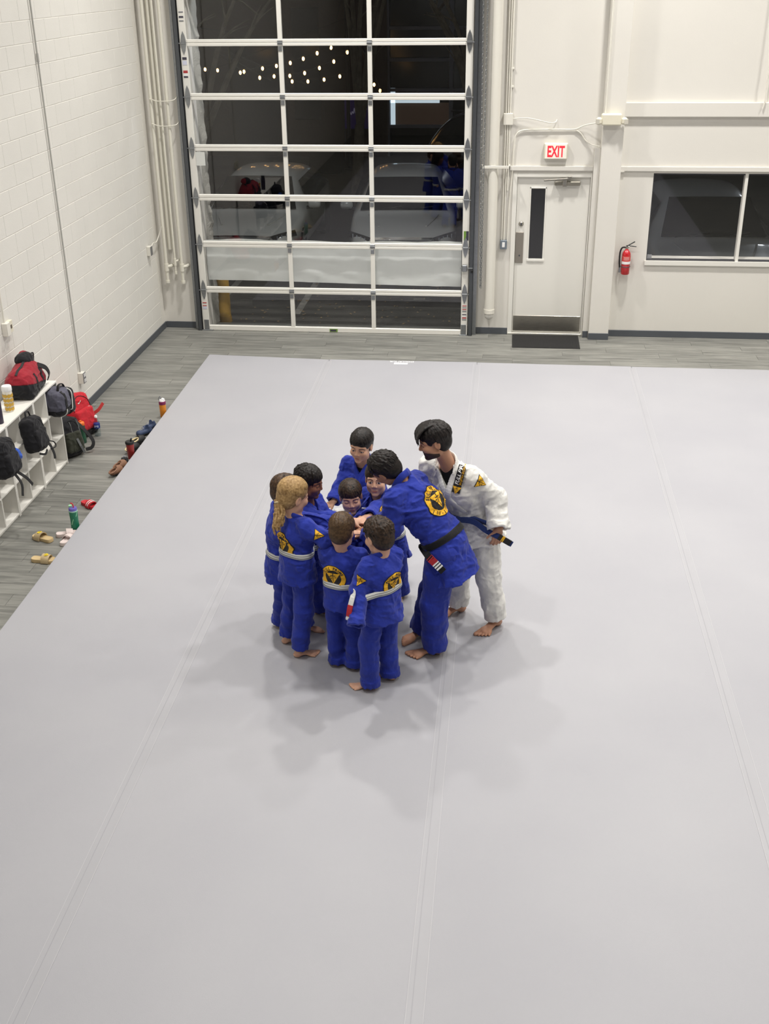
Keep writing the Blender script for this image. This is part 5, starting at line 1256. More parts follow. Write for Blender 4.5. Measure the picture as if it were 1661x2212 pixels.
# ================================================================ SHOE AISLE: cubbies, bags, bottles, shoes
M_cub = pmat('white_laminate', (234, 232, 226), .45)
CX0, CX1, CH, CT = LW+.035, -3.69, .878, .016
cub = []
for i, lab in enumerate(('white cubby unit at the end of the row, grey duffel on its end', 'white cubby unit in the middle of the row, black backpack hanging out', 'white cubby unit with the blue-trimmed black bag hanging out', 'white cubby unit farthest from the roll-up door')):
    y1 = -4.764-.612*i; y0 = y1-.608; ym = (y0+y1)/2
    t = thing('cubby_unit', lab, 'shelf', ((CX0+CX1)/2, ym, 0), 'cubby units along the block wall'); cub.append(t)
    for y in (y0, y1-CT): MB().ab((CX0, y, 0), (CX1, y+CT, CH), .001).build('side_panel', M_cub, t)
    MB().ab((CX0, ym-CT/2, .02), (CX1-.004, ym+CT/2, CH-CT), .001).build('divider', M_cub, t)
    for z in (.02, .305, .59, CH-CT): MB().ab((CX0, y0+CT, z), (CX1-(.003 if 0 < z < .8 else 0), y1-CT, z+CT), .001).build('shelf_board', M_cub, t)
    MB().ab((CX0, y0, 0), (CX0+.006, y1, CH)).build('back_panel', M_cub, t)
    MB().ab((CX1-.03, y0+CT, 0), (CX1-.015, y1-CT, .02)).build('plinth', M_cub, t)

def Rxyz(z=0, x=0, y=0): return rotz(z) @ rotx(x) @ roty(y)
def soft(name, lo, hi, prims, mat, parent, h=.006, crease=.0025, seed=1, cuts=(), waves=.06):
    v = Vol(np.asarray(lo)-.05, np.asarray(hi)+.05, h)
    for p in prims:
        if p[0] == 'c': v.cap(p[1], p[2], p[3], p[4], p[5] if len(p) > 5 else .03, **(p[6] if len(p) > 6 else {}))
        elif p[0] == 'e': v.ell(p[1], p[2], p[3] if len(p) > 3 else None, p[4] if len(p) > 4 else .03)
        elif p[0] == 'b': v.rbox(p[1], p[2], p[3] if p[3] is not None else np.eye(3), p[4], .02)
        elif p[0] == 's': v.ell(p[1], p[2], p[3] if len(p) > 3 else None, .01, 's')
    if crease: crumple(v, waves, crease, seed)
    for c in cuts: v.cut(*c)
    o = v.build(name, mat, parent); return v, o
F_red = cloth_mat('bag_red', (158, 36, 50), .8); F_blk = cloth_mat('bag_black', (30, 30, 34), .75); F_gry = cloth_mat('bag_grey', (92, 92, 106), .85); F_red2 = cloth_mat('pack_red', (190, 36, 48), .85); F_oli = cloth_mat('pack_olive', (52, 54, 44), .8); F_blu = cloth_mat('cloth_blue', (52, 92, 190), .8)
M_web = pmat('webbing_black', (24, 24, 27), .7); M_pip = pmat('white_piping', (214, 214, 210), .6)

# red and black duffel on the end cubbies
c = at_x(57, 838, -3.85); c[2] = CH+.135
D_ = thing('duffel_bag', 'red and black duffel bag lying on top of the cubbies', 'bag', (c[0], c[1], CH))
R = rotz(.12); ax = R @ np.array([0, 1., 0]); sx = R @ np.array([1., 0, 0])
pr = [('c', c-ax*.15, c+ax*.15, .135, .125, .03, dict(side=sx, asp=1.0)), ('b', c-np.array([0, 0, .06]), (.135, .25, .075), R, .05), ('e', c+ax*.05+np.array([0, 0, .07]), (.11, .15, .09), R)]
lo, hi = c-[.25, .36, .14], c+[.25, .36, .28]
V0, o1 = soft('bag_body', lo, hi, pr, F_red, D_, seed=3, crease=.006, cuts=[(c-np.array([0, 0, .035]), unit(np.array([0, 0, -1.])-ax*.22))])
soft('bag_base', lo, hi, [(p[0], p[1], *p[2:]) for p in pr], F_blk, D_, seed=3, crease=.006, cuts=[(c-np.array([0, 0, .033]), unit(np.array([0, 0, 1.])+ax*.22)), ((0, 0, CH+.001), (0, 0, -1))])
pp = c+ax*.10+np.array([-.02, 0, .16]); soft('rolled_sleeve', pp-.15, pp+.15, [('e', pp, (.075, .10, .06), R), ('e', pp+ax*.03+np.array([.03, 0, -.01]), (.05, .06, .06), R)], F_blk, D_, crease=.006, seed=9)
soft('red_flap', pp-.15, pp+.15, [('e', pp+ax*.07+np.array([-.01, 0, .012]), (.055, .05, .045), R)], F_red, D_, crease=.004, seed=8)
def strap(vol, pts, n, w, nm, mat, par, th=.005, off=.004):
    P = spline(pts, 22); Q, hit = vol.march(P+np.asarray(n)*.12, -unit(n), off, .3); Q = Q[hit]
    if len(Q) > 3: MB().ribbon(Q, n, w, th).build(nm, mat, par)
for d in (-.09, .10): strap(V0, [c+ax*d+sx*.17+np.array([0, 0, z]) for z in (-.07, -.02, .03, .08)], sx, .035, 'carry_strap', M_web, D_)
strap(V0, [c+ax*y+np.array([.02, 0, .2]) for y in (-.24, -.1, 0, .1, .22)], np.array([.25, 0, 1.]), .022, 'zipper', M_web, D_)
MB().ribbon(spline([c+ax*.12+sx*.10+[0, 0, .10], c+ax*.17+sx*.16+[0, 0, .05], c+ax*.22+sx*.17+[0, 0, -.03], c+ax*.25+sx*.14+[0, 0, -.09]], 14), sx, .045, .008).build('shoulder_strap', M_web, D_)
MB().tube(spline([pp+ax*.06+sx*.05+[0, 0, .03], pp+ax*.13+sx*.06+[0, 0, .02], pp+ax*.15+sx*.05+[0, 0, -.04], pp+ax*.10+sx*.06+[0, 0, -.07]], 14), .007, 6).build('loop_handle', M_web, D_, True)

# tumbler with fruit slices
tb = ground(22, 888, CH); tb[0] = max(tb[0], CX0+.05)
T_ = thing('tumbler', 'white tumbler printed with yellow fruit slices on the cubbies', 'tumbler', tb)
MB().lathe([(.033, 0), (.036, .004), (.040, .10), (.043, .19), (.043, .20)], tb, 22).build('cup', pmat('tumbler_white', (238, 234, 222), .4), T_, True)
MB().lathe([(.045, .198), (.046, .205), (.045, .238), (.040, .245), (.0, .246)], tb, 22).build('lid', M_white_print, T_, True)
r_ = random.Random(4)
for k in range(20):
    a = -2.6+2.9*(k % 5)/4+.25*((k//5) % 2); z = .03+.042*(k//5); rr = .036+.007*z/.19
    G = [[tb+np.array([(rr+.0045)*math.cos(a+u), (rr+.0045)*math.sin(a+u), z+.017*v*math.sqrt(max(0, 1-(u/.42)**2))]) for v in (-1, 0, 1)] for u in np.linspace(-.42, .42, 7)]
    MB().sheet(G, .001).build('fruit_slice', pmat('slice_yellow', (204, 164, 62), .5), T_, True)
fk = ground(0, 916, CH)
o = thing('flask', 'dark purple flask standing on the cubbies by the tumbler', 'flask', fk+[-.01, .02, 0])
MB().lathe([(.034, 0), (.037, .005), (.037, .19), (.03, .215)], fk+[-.01, .02, 0], 20).build('flask_body', pmat('flask_purple', (52, 44, 62), .35, .3), o, True)
MB().lathe([(.03, .215), (.031, .25), (.028, .258), (0, .259)], fk+[-.01, .02, 0], 20).build('flask_cap', M_black, o, True)

# black backpack hanging out of the middle cubby
def backpack(label, c, R, size, main, pocket, lo_z=None, seed=5, straps=True, extra=()):
    """c centre, R columns: across, outward, up"""
    c = np.asarray(c, float); w, d, h = size; z0 = c[2]-h if lo_z is None else lo_z
    t = thing('backpack', label, 'backpack', (c[0], c[1], z0)); ac, ou, up_ = R[:, 0], R[:, 1], R[:, 2]
    lo = c-np.array([.36]*3); hi = c+np.array([.36]*3); cuts = [((0, 0, lo_z+.001), (0, 0, -1))] if lo_z is not None else []
    v, o = soft('main_compartment', lo, hi, [('b', c, (w, d, h), R, min(w, d)*.75), ('e', c+up_*h*.45, (w*.9, d*.95, h*.55), R)], main, t, seed=seed, crease=.006, cuts=cuts)
    pc = c+ou*d*.85-up_*h*.25; v2, o2 = soft('front_pocket', lo, hi, [('b', pc, (w*.8, d*.45, h*.52), R, d*.38)], pocket, t, seed=seed+1, crease=.005, cuts=cuts)
    P = [c+ac*q*.35*w+up_*(h*1.02+(.05 if abs(q) < .9 else 0)) for q in (-1, -.6, 0, .6, 1)]; MB().tube(spline(P, 16), .009, 7, flat=.6).build('grab_handle', M_web, t, True)
    zz = [c+ou*.4+ac*w*.75*math.cos(a)+up_*(h*.25+h*.62*math.sin(a)) for a in np.linspace(math.pi, 0, 14)]; Q, hit = v.march(np.array(zz), -ou, .002, .5); Q = Q[hit]
    if len(Q) > 4: MB().tube(Q, .004, 5).build('zipper', M_web, t)
    return t, v, v2
up0 = np.array([0, 0, 1.])
c = at_x(72, 938, -3.61); R = np.stack([unit([.12, 1, -.10]), unit([1, -.12, .22]), unit([-.2, .10, 1])], 1)
t, v, v2 = backpack('black backpack hanging out of a top cubby', c, R, (.112, .075, .16), F_blk, F_blk, seed=6)
MB().ribbon(spline([c+R[:, 0]*.10+R[:, 1]*.02-R[:, 2]*.08, c+R[:, 0]*.15+R[:, 1]*.04-R[:, 2]*.15, c+R[:, 0]*.16+R[:, 1]*.05-R[:, 2]*.24, c+R[:, 0]*.15+R[:, 1]*.05-R[:, 2]*.29], 12), R[:, 1], .03, .006).build('hanging_strap', M_web, t)
MB().tube(spline([c+R[:, 0]*.12+R[:, 1]*.03-R[:, 2]*.10, c+R[:, 0]*.21+R[:, 1]*.05-R[:, 2]*.14, c+R[:, 0]*.22+R[:, 1]*.05-R[:, 2]*.19, c+R[:, 0]*.13+R[:, 1]*.05-R[:, 2]*.185], 16), .006, 6).build('loop', M_web, t, True)
MB().ribbon(spline([c-R[:, 0]*.07+R[:, 1]*.05-R[:, 2]*.175, c+R[:, 1]*.06-R[:, 2]*.20, c+R[:, 0]*.07+R[:, 1]*.05-R[:, 2]*.175], 12), R[:, 1], .02, .006).build('bottom_strap', M_web, t)
# second black bag with blue
c = at_x(6, 990, -3.60); R = np.stack([unit([.1, 1, -.1]), unit([1, -.1, .2]), unit([-.2, .1, 1])], 1)
t, v, v2 = backpack('black bag with white flecks and blue cloth, hanging from a cubby', c, R, (.12, .09, .17), F_blk, F_blk, seed=16)
q = c+R[:, 0]*.11+R[:, 1]*.05-R[:, 2]*.01; soft('blue_cloth', q-.15, q+.15, [('e', q, (.05, .045, .06), R), ('e', q+R[:, 0]*.035-R[:, 2]*.02, (.035, .03, .04), R)], F_blu, t, crease=.008, seed=3, waves=.04)
for d, l in ((.02, .16), (-.03, .2)): MB().ribbon(spline([c+R[:, 0]*(.04+d)+R[:, 1]*.06-R[:, 2]*.15, c+R[:, 0]*(.08+d*2)+R[:, 1]*.09-R[:, 2]*(.15+l*.5), c+R[:, 0]*(.10+d*4)+R[:, 1]*.09-R[:, 2]*(.15+l)], 10), R[:, 1], .028, .006).build('hanging_strap', M_web, t)
# grey duffel in the end cubby
c = np.array([-3.645, -4.905, .71]); R = np.stack([unit([.16, .98, -.05]), unit([.98, -.16, .05]), unit([-.05, .04, 1])], 1)
t = thing('gym_bag', 'grey and black gym bag with white piping sticking out of the end cubby', 'bag', (c[0], c[1], c[2]-.17)); lo, hi = c-.36, c+.36
pr = [('b', c, (.122, .125, .125), R, .07), ('e', c+R[:, 2]*.05, (.118, .118, .10), R)]
V0, _ = soft('bag_body', lo, hi, pr, F_gry, t, seed=12, crease=.007, cuts=[(c-R[:, 2]*.035, unit(-R[:, 2]+R[:, 0]*.25))]); V1, _ = soft('bag_base', lo, hi, pr, F_blk, t, seed=12, crease=.007, cuts=[(c-R[:, 2]*.033, unit(R[:, 2]-R[:, 0]*.25))])
ec = c+R[:, 0]*.06; V2, _ = soft('end_panel', lo, hi, [('b', c+R[:, 0]*.03, (.098, .131, .128), R, .06)], F_blk, t, seed=13, crease=.004, cuts=[(c+R[:, 0]*.02, -R[:, 0])])
for q in (.03, -.05):
    W = [c+R[:, 0]*(q+.02*math.sin(z*9))+R[:, 1]*.3+R[:, 2]*z for z in np.linspace(.15, -.15, 16)]; Q, hit = (V2 if q > 0 else V1).march(np.array(W), -R[:, 1], .003, .4); Q = Q[hit]
    if len(Q) > 4: MB().tube(Q, .0055, 6).build('piping', M_pip, t, True)
sw = [(-.5, 0), (-.35, -.18), (.5, .35), (-.3, -.02)]
sp_ = c+R[:, 0]*.09-R[:, 2]*.10
def swoosh(vol, nm, o, u, v_, s, mat, par, off=.005): drape(vol, nm, join2([quad2([np.array(sw[0])*s, np.array(sw[1])*s, np.array(sw[1])*s*[.3, 1.1], np.array(sw[3])*s], 3), quad2([np.array(sw[3])*s, np.array(sw[1])*s*[.3, 1.1], np.array(sw[2])*s, np.array(sw[2])*s*[.98, .98]], 4)]), o, u, v_, off, mat, par, back=.3, dist=.4)
swoosh(V2, 'tick_mark', sp_, R[:, 0], R[:, 2], .07, M_pip, t)
MB().tube(spline([c+R[:, 1]*.06-R[:, 0]*.07+R[:, 2]*.12, c+R[:, 1]*.06-R[:, 0]*.04+R[:, 2]*.18, c+R[:, 1]*.06+R[:, 0]*.03+R[:, 2]*.175, c+R[:, 1]*.06+R[:, 0]*.06+R[:, 2]*.12], 16), .013, 7, flat=.5).build('handle', M_web, t, True)
for q in (-.06, .05):
    W = [c+R[:, 0]*q+R[:, 1]*.3+R[:, 2]*z for z in np.linspace(.15, -.12, 12)]; Q, hit = V0.march(np.array(W), -R[:, 1], .002, .4); Q = Q[hit]
    if len(Q) > 4: MB().ribbon(Q, R[:, 1], .03, .005).build('side_strap', M_web, t)

# red backpack on the floor by the wall
c = np.array([-3.85, -3.98, .215]); R = np.stack([unit([.35, .94, 0]), unit([.9, -.35, .30]), unit([-.28, .10, .95])], 1); R[:, 2] = np.cross(R[:, 0], R[:, 1]); R[:, 2] = unit(R[:, 2]); R[:, 2] *= np.sign(R[2, 2])
t, v, v2 = backpack('red backpack with black bottom on the floor beside the cubbies', c, R, (.165, .105, .225), F_red2, F_red2, lo_z=0, seed=22)
soft('black_base', c-.4, c+.4, [('b', c-R[:, 2]*.15, (.17, .112, .085), R, .06)], F_blk, t, seed=23, crease=.004, cuts=[((0, 0, .001), (0, 0, -1)), ((0, 0, .095), (0, 0, 1))])
swoosh(v, 'tick_mark', c+R[:, 2]*.13-R[:, 0]*.02, R[:, 0], R[:, 2], .06, M_pip, t)
drape(v, 'white_tag', quad2([(-.022, -.008), (.022, -.008), (.022, .008), (-.022, .008)], 3), c+R[:, 2]*.05+R[:, 0]*.08, R[:, 0], R[:, 2], .004, M_pip, t, back=.3, dist=.4)
MB().ribbon(spline([c+R[:, 0]*.16+R[:, 1]*.06-R[:, 2]*.05, c+R[:, 0]*.22+R[:, 1]*.10-R[:, 2]*.03, c+R[:, 0]*.29+R[:, 1]*.13+R[:, 2]*.02], 10), R[:, 1], .035, .006).build('loose_strap', pmat('strap_red', (186, 52, 50), .7), t)
# dark backpack on the floor
c = np.array([-3.74, -4.56, .20]); R = np.stack([unit([.55, .83, 0]), unit([.82, -.55, .22]), unit([-.2, .1, .97])], 1); R[:, 2] = unit(np.cross(R[:, 0], R[:, 1])); R[:, 2] *= np.sign(R[2, 2])
t, v, v2 = backpack('black and olive backpack on the floor against the end cubby', c, R, (.125, .09, .20), F_blk, F_oli, lo_z=0, seed=31)
q = c+R[:, 0]*.12; MB().ribbon(spline([q+R[:, 2]*.14, q+R[:, 0]*.05+R[:, 1]*.05+R[:, 2]*.03, q+R[:, 0]*.10+R[:, 1]*.08-R[:, 2]*.10, q+R[:, 0]*.07+R[:, 1]*.08-R[:, 2]*.165, q+R[:, 0]*.0+R[:, 1]*.07-R[:, 2]*.17], 18), R[:, 1], .035, .008).build('shoulder_strap', M_web, t)
for q in (-.03, .06):
    W = [c+R[:, 0]*(q+.03*math.sin((z+.1)*8))+R[:, 1]*.3+R[:, 2]*z for z in np.linspace(.16, -.12, 14)]; Q, hit = v.march(np.array(W), -R[:, 1], .003, .45); Q = Q[hit]
    if len(Q) > 4: MB().tube(Q, .0035, 5).build('grey_trim', pmat('grey_trim', (120, 122, 120), .6), t, True)
MB().ribbon([c+R[:, 0]*.02+R[:, 1]*.12-R[:, 2]*.02, c+R[:, 0]*.03+R[:, 1]*.14-R[:, 2]*.10, c+R[:, 0]*.06+R[:, 1]*.13-R[:, 2]*.18], R[:, 1], .025, .006).build('front_strap', pmat('grey_web', (86, 88, 90), .7), t)

# bottles
def bottle(name, label, cat, p, parts, n=20):
    t = thing(name, label, cat, p)
    for nm, prof, mat in parts: MB().lathe(prof, p, n).build(nm, mat, t, True)
    return t
gb = np.array([-3.60, -4.28, 0]); gb = ground(180, 956, 0.)
bottle('sports_bottle', 'green squeeze bottle with orange cap beside the dark backpack', 'bottle', gb, [('bottle_body', [(.034, 0), (.038, .006), (.038, .06), (.033, .085), (.033, .105), (.038, .13), (.038, .185), (.034, .20)], pmat('bottle_green', (36, 84, 62), .35)), ('cap', [(.037, .198), (.038, .205), (.038, .225), (.03, .235), (.014, .238), (.012, .25), (.0, .251)], pmat('cap_orange', (226, 112, 38), .45))])
wb_ = ground(212, 941, 0.)
M_clear = glass_mat('clear_plastic', (232, 238, 240), 1.33)
t = bottle('water_bottle', 'clear plastic water bottle with blue label beside the red backpack', 'bottle', wb_, [('bottle_body', [(.026, 0), (.032, .006), (.033, .05), (.030, .06), (.033, .075), (.033, .14), (.030, .16), (.018, .19), (.0135, .20), (.0135, .212)], M_clear), ('label_wrap', [(.0336, .092), (.0338, .093), (.0338, .142), (.0336, .143)], pmat('label_blue', (38, 58, 132), .4)), ('cap', [(.0155, .207), (.0155, .226), (.014, .228), (0, .2285)], M_white_print)])
for k in range(3): MB().sheet([[wb_+np.array([.0345*math.cos(a), .0345*math.sin(a), z]) for z in (.105+.008*(k % 2), .128)] for a in np.linspace(-2.1+.5*k, -1.75+.5*k, 4)], .0006).build('label_print', pmat('label_pale', (196, 206, 230), .5), t)
ob = ground(352, 900, 0.); ob[0] = edge_x(ob[1])-.04
t = bottle('kids_bottle', 'orange kids bottle with purple collar and white lid by the mat edge', 'bottle', ob, [('bottle_body', [(.03, 0), (.034, .005), (.036, .09), (.037, .15)], pmat('bottle_orange', (222, 138, 36), .4)), ('collar', [(.038, .148), (.039, .152), (.039, .178), (.035, .185)], pmat('collar_purple', (122, 32, 78), .4)), ('lid', [(.034, .183), (.03, .2), (.026, .205), (0, .206)], M_white_print)])
MB().tube(spline([ob+[-.03, 0, .18], ob+[-.036, 0, .215], ob+[-.02, 0, .24], ob+[-.015, 0, .205]], 14), .004, 6).build('carry_loop', P_grey, t, True); MB().box(ob+[.012, -.005, .205], (.036, .03, .03), roty(.4), .008).build('spout', M_white_print, t)
rb_ = ground(284, 990, 0.); rb_[0] = edge_x(rb_[1])-.047
t = bottle('red_tumbler', 'red tumbler with black flip lid by the mat edge', 'tumbler', rb_, [('cup', [(.03, 0), (.033, .004), (.041, .165)], pmat('tumbler_red', (160, 48, 44), .4)), ('lid', [(.045, .163), (.046, .168), (.046, .183), (.04, .19), (.0, .19)], M_black)])
MB().box(rb_+[.015, .005, .205], (.014, .02, .035), roty(.3), .004).build('flip_spout', M_black, t)
gb2 = ground(164, 1146, 0.); gb2[0] = min(gb2[0], edge_x(gb2[1])-.04)
t = bottle('straw_bottle', 'green insulated bottle with purple lid and red straw by the mat edge', 'bottle', gb2, [('bottle_body', [(.034, 0), (.037, .005), (.036, .06), (.0345, .10), (.037, .15), (.038, .195)], pmat('bottle_teal', (32, 120, 90), .4)), ('rim', [(.0385, .193), (.0385, .202), (.036, .204)], pmat('rim_mint', (166, 206, 190), .4)), ('lid', [(.037, .203), (.036, .222), (.032, .228), (0, .2285)], pmat('lid_purple', (104, 96, 176), .4))])
MB().tube(spline([gb2+[.008, 0, .225], gb2+[.006, 0, .25], gb2+[-.002, 0, .268], gb2+[-.014, 0, .268]], 12), .006, 7).build('straw', pmat('straw_red', (196, 50, 58), .4), t, True)
MB().cyl(gb2+[-.024, .012, .215], gb2+[-.024, .012, .243], .016, n=14).build('spout_cap', pmat('cap_mint', (160, 216, 170), .4), t, True)
for a0, z0 in ((-1.9, .075), (-.7, .15)):
    V, F = glyphs('ooo', .0); MB().tube(spline([gb2+np.array([.0385*math.cos(a0+s*.5), .0385*math.sin(a0+s*.5), z0+.05*s+.004*math.sin(s*20)]) for s in np.linspace(0, 1, 14)], 20), .003, 5).build('script_mark', pmat('mark_mint', (150, 210, 170), .5), t)

# slides and shoes
def slide(label, p, d, col, L=.24, band=None, stripes=None, smile=False, group=None):
    """open slide: p centre on the floor, d toe direction"""
    d = unit([d[0], d[1], 0]); l = np.array([d[1], -d[0], 0]); p = np.array([p[0], p[1], 0.]); t = thing('slide_sandal', label, 'sandal', p, group)
    out = [(-.5, 0), (-.47, .12), (-.36, .17), (-.12, .16), (.12, .18), (.32, .205), (.44, .15), (.5, .03), (.5, -.05), (.44, -.15), (.30, -.20), (.10, -.17), (-.12, -.155), (-.36, -.165), (-.47, -.12)]
    P = spline(np.array(out+[out[0]])*L, 46)[:-1]; rings = []
    for s, z in ((.93, 0), (1., .004), (1., .022), (.965, .030), (.88, .027), (.5, .024), (.02, .024)): rings.append([p+d*a*s+l*b*s+[0, 0, z+.012*(max(0, -a/L)*.8)*(z > .01)] for a, b in P])
    n = len(P); V = [q for r in rings for q in r]; F = [[i*n+j, i*n+(j+1) % n, (i+1)*n+(j+1) % n, (i+1)*n+j] for i in range(len(rings)-1) for j in range(n)]+[list(range(n))[::-1], [(len(rings)-1)*n+j for j in range(n)]]
    mesh_obj('sole', V, F, col, t, True)
    G = []
    for i in range(15):
        a = math.pi*i/14; row = []
        for j in range(7):
            s = -.02+.30*j/6; r = .19*L+.006; hgt = (.052+.012*(1-j/6))*(L/.24); row.append(p+d*s*L+l*math.cos(a)*r+np.array([0, 0, .008+hgt*math.sin(a)**.8]))
        G.append(row)
    st = MB().sheet(G, .007).build('strap', band or col, t, True)
    if stripes:
        for j0 in (2, 4):
            Gs = [[np.array(G[i][j0])*(1-f)+np.array(G[i][j0+1])*f+np.array([0, 0, .0085])+l*math.cos(math.pi*i/14)*.008 for f in (0, .6)] for i in range(1, 14)]; MB().sheet(Gs, .001).build('stripe', stripes, st)
    if smile:
        c0 = np.array(G[7][3])+[0, 0, .0095]; e1, e2 = (d*.9+l*0), l; base = np.array([0, 0, 1.])
        sc_ = .021
        def disc(cx, cy, r, mat, nm, dz): MB().prism([(cx+r*math.cos(a), cy+r*math.sin(a)) for a in np.linspace(0, 2*math.pi, 19)[:-1]], c0+base*dz, e1, e2 if np.cross(e1, e2)[2] > 0 else -e2, .0012).build(nm, mat, st)
        disc(0, 0, sc_, pmat('smile_yellow', (236, 206, 40), .5), 'smile_badge', -.002); disc(-.007, .007, .0028, P_blk, 'smile_eye', 0); disc(.007, .007, .0028, P_blk, 'smile_eye', 0)
        e2u = e2 if np.cross(e1, e2)[2] > 0 else -e2
        MB().tube([c0+base*.0008+e1*.012*math.cos(a)+e2u*.012*math.sin(a) for a in np.linspace(math.pi*1.12, math.pi*1.88, 12)], .0013, 5).build('smile_mouth', P_blk, st)
    return t
M_tan = pmat('tan_foam', (196, 172, 128), .7); M_tan2 = pmat('tan_strap', (178, 158, 122), .75); M_blush = pmat('pale_pink_foam', (214, 200, 196), .6); M_rs = pmat('red_foam', (184, 30, 42), .5)
slide('tan slide sandal lying alone on the floor, toe towards the cubbies', ground(93, 1166), ground(72, 1160)-ground(114, 1172), M_tan, .215, M_tan2, smile=True)
p = ground(95, 1213); p[0] = min(p[0], edge_x(p[1])-.112)
slide('tan slide sandal with a yellow smiley badge at the mat edge', p, (1, -.05), M_tan, .215, M_tan2, smile=True)
slide('red slide sandal with white stripes at the mat edge', (edge_x(-5.8)-.10, ground(200, 1094)[1], 0), (.75, -.5), M_rs, .2, M_rs, M_white_print)
slide('pale pink slide sandal nearest the green straw bottle', (edge_x(-6.3)-.098, ground(150, 1157)[1], 0), (.85, .35), M_blush, .19, M_blush)
slide('pale pink slide sandal tucked beside the mat edge', (edge_x(-6.5)-.055, ground(140, 1168)[1]-.02, 0), (.1, .95), M_blush, .19, M_blush)
def shoe(label, p, d, col, sole, L=.19, clog=False, inner=None, group=None, name='sneaker'):
    d = unit([d[0], d[1], 0]); l = np.array([d[1], -d[0], 0]); z = np.array([0, 0, 1.]); p = np.array([p[0], p[1], 0.]); t = thing(name, label, 'shoe', p, group); R = np.stack([d, l, z], 1)
    lo, hi = p-L*.8, p+L*.8; hi[2] = .16; lo[2] = -.02
    def base(v, g=0.):
        v.cap(p-d*.30*L+z*.045, p+d*.28*L+z*.035, .19*L+g, .20*L+g, .02, side=l, asp=.8)
        if not clog: v.cap(p-d*.30*L+z*.05, p-d*.26*L+z*.085, .16*L+g, .17*L+g, .02)
        else: v.ell(p+d*.12*L+z*.05, (.34*L+g, .21*L+g, .045+g), R, .02)
    v = Vol(lo, hi, .004); base(v); v.ell(p-d*.24*L+z*.085, (.22*L if not clog else .26*L, .135*L if not clog else .155*L, .06), R, .006, 's'); v.cut((0, 0, .022), (0, 0, -1)); v.build('upper', col, t)
    v = Vol(lo, hi, .004); base(v, .004); v.cut((0, 0, .026), (0, 0, 1)); v.cut((0, 0, .001), (0, 0, -1)); v.build('sole', sole, t)
    if inner: MB().tube([p-d*.24*L+d*.255*L*math.cos(a)+l*.15*L*math.sin(a)+z*(.060+.012*math.cos(a)) for a in np.linspace(0, 2*math.pi, 29)[:-1]], .008, 7, True).ell(p-d*.22*L+z*.04, (.21*L, .13*L, .008), R, 16, 6).build('lining', inner, t, True)
    if not clog:
        for k in range(4): MB().tube(spline([p+d*(.02+.05*k)*L+l*.09*L+z*(.085-.008*k), p+d*(.04+.05*k)*L+z*(.092-.008*k), p+d*(.02+.05*k)*L-l*.09*L+z*(.085-.008*k)], 8), .003, 5).build('lace', pmat('lace_grey', (170, 172, 176), .7), t)
M_sb = pmat('shoe_navy', (48, 62, 92), .7); M_bk2 = pmat('shoe_black', (26, 26, 28), .6); M_bro = pmat('shoe_brown', (128, 92, 70), .7); M_bei = pmat('clog_beige', (206, 190, 148), .6)
def edge_y(u, v): return ground(u, v)[1]
shoe('navy blue sneaker by the mat edge, nearest the roll-up door', (edge_x(-4)-.088, edge_y(331, 930), 0), (-.5, -.85), M_sb, M_bk2, .2, group='navy sneakers')
shoe('navy blue sneaker by the mat edge, nearest the beige clogs', (edge_x(-4)-.098, edge_y(323, 939)-.02, 0), (-.7, -.7), M_sb, M_bk2, .2, group='navy sneakers')
shoe('beige-lined clog farther from the red tumbler', (edge_x(-4.2)-.082, edge_y(306, 960), 0), (.55, .8), M_bk2, M_bk2, .19, True, M_bei, name='clog'); shoe('beige-lined clog right beside the red tumbler', (edge_x(-4.3)-.08, edge_y(299, 974)-.03, 0), (.45, .85), M_bk2, M_bk2, .19, True, M_bei, name='clog')
shoe('black sneaker by the mat edge between red tumbler and brown shoes', (edge_x(-4.7)-.065, edge_y(270, 1003), 0), (-.3, .9), M_bk2, M_bk2, .18)
shoe('brown shoe by the mat edge, nearer the red tumbler', (edge_x(-4.9)-.07, edge_y(261, 1014), 0), (.4, .9), M_bro, M_bk2, .18, True, M_bro, name='shoe'); shoe('brown shoe by the mat edge, farther from the red tumbler', (edge_x(-5)-.07, edge_y(255, 1026), 0), (.4, .9), M_bro, M_bk2, .18, True, M_bro, name='shoe')

_at0 = at
def at(u, v, y): return _at0(u, v, CAM[1]+(y-CAM[1])*.9921)     # depths were read for a thinner mat

# ---------------------------------------------------------------- the ten people on the mat
hair_mat('black', (14, 12, 12), (40, 34, 32)); hair_mat('darkbrown', (26, 20, 16), (66, 50, 38)); hair_mat('brown', (62, 46, 32), (92, 71, 49)); hair_mat('blonde', (136, 106, 66), (184, 152, 104)); hair_mat('midbrown', (44, 32, 24), (86, 64, 46))
SK_tan = ('tan', (188, 140, 113)); SK_fair = ('fair', (214, 168, 142)); SK_light = ('light', (206, 160, 133)); SK_brown = ('brown', (136, 92, 72))
gnd = lambda u, v: ground(u, v, MAT_Z)
def gdir(a, b): return (gnd(*b)-gnd(*a))
PILE = at(779, 1130, -7.78)
dwn = (0, 0, -1)
people = []
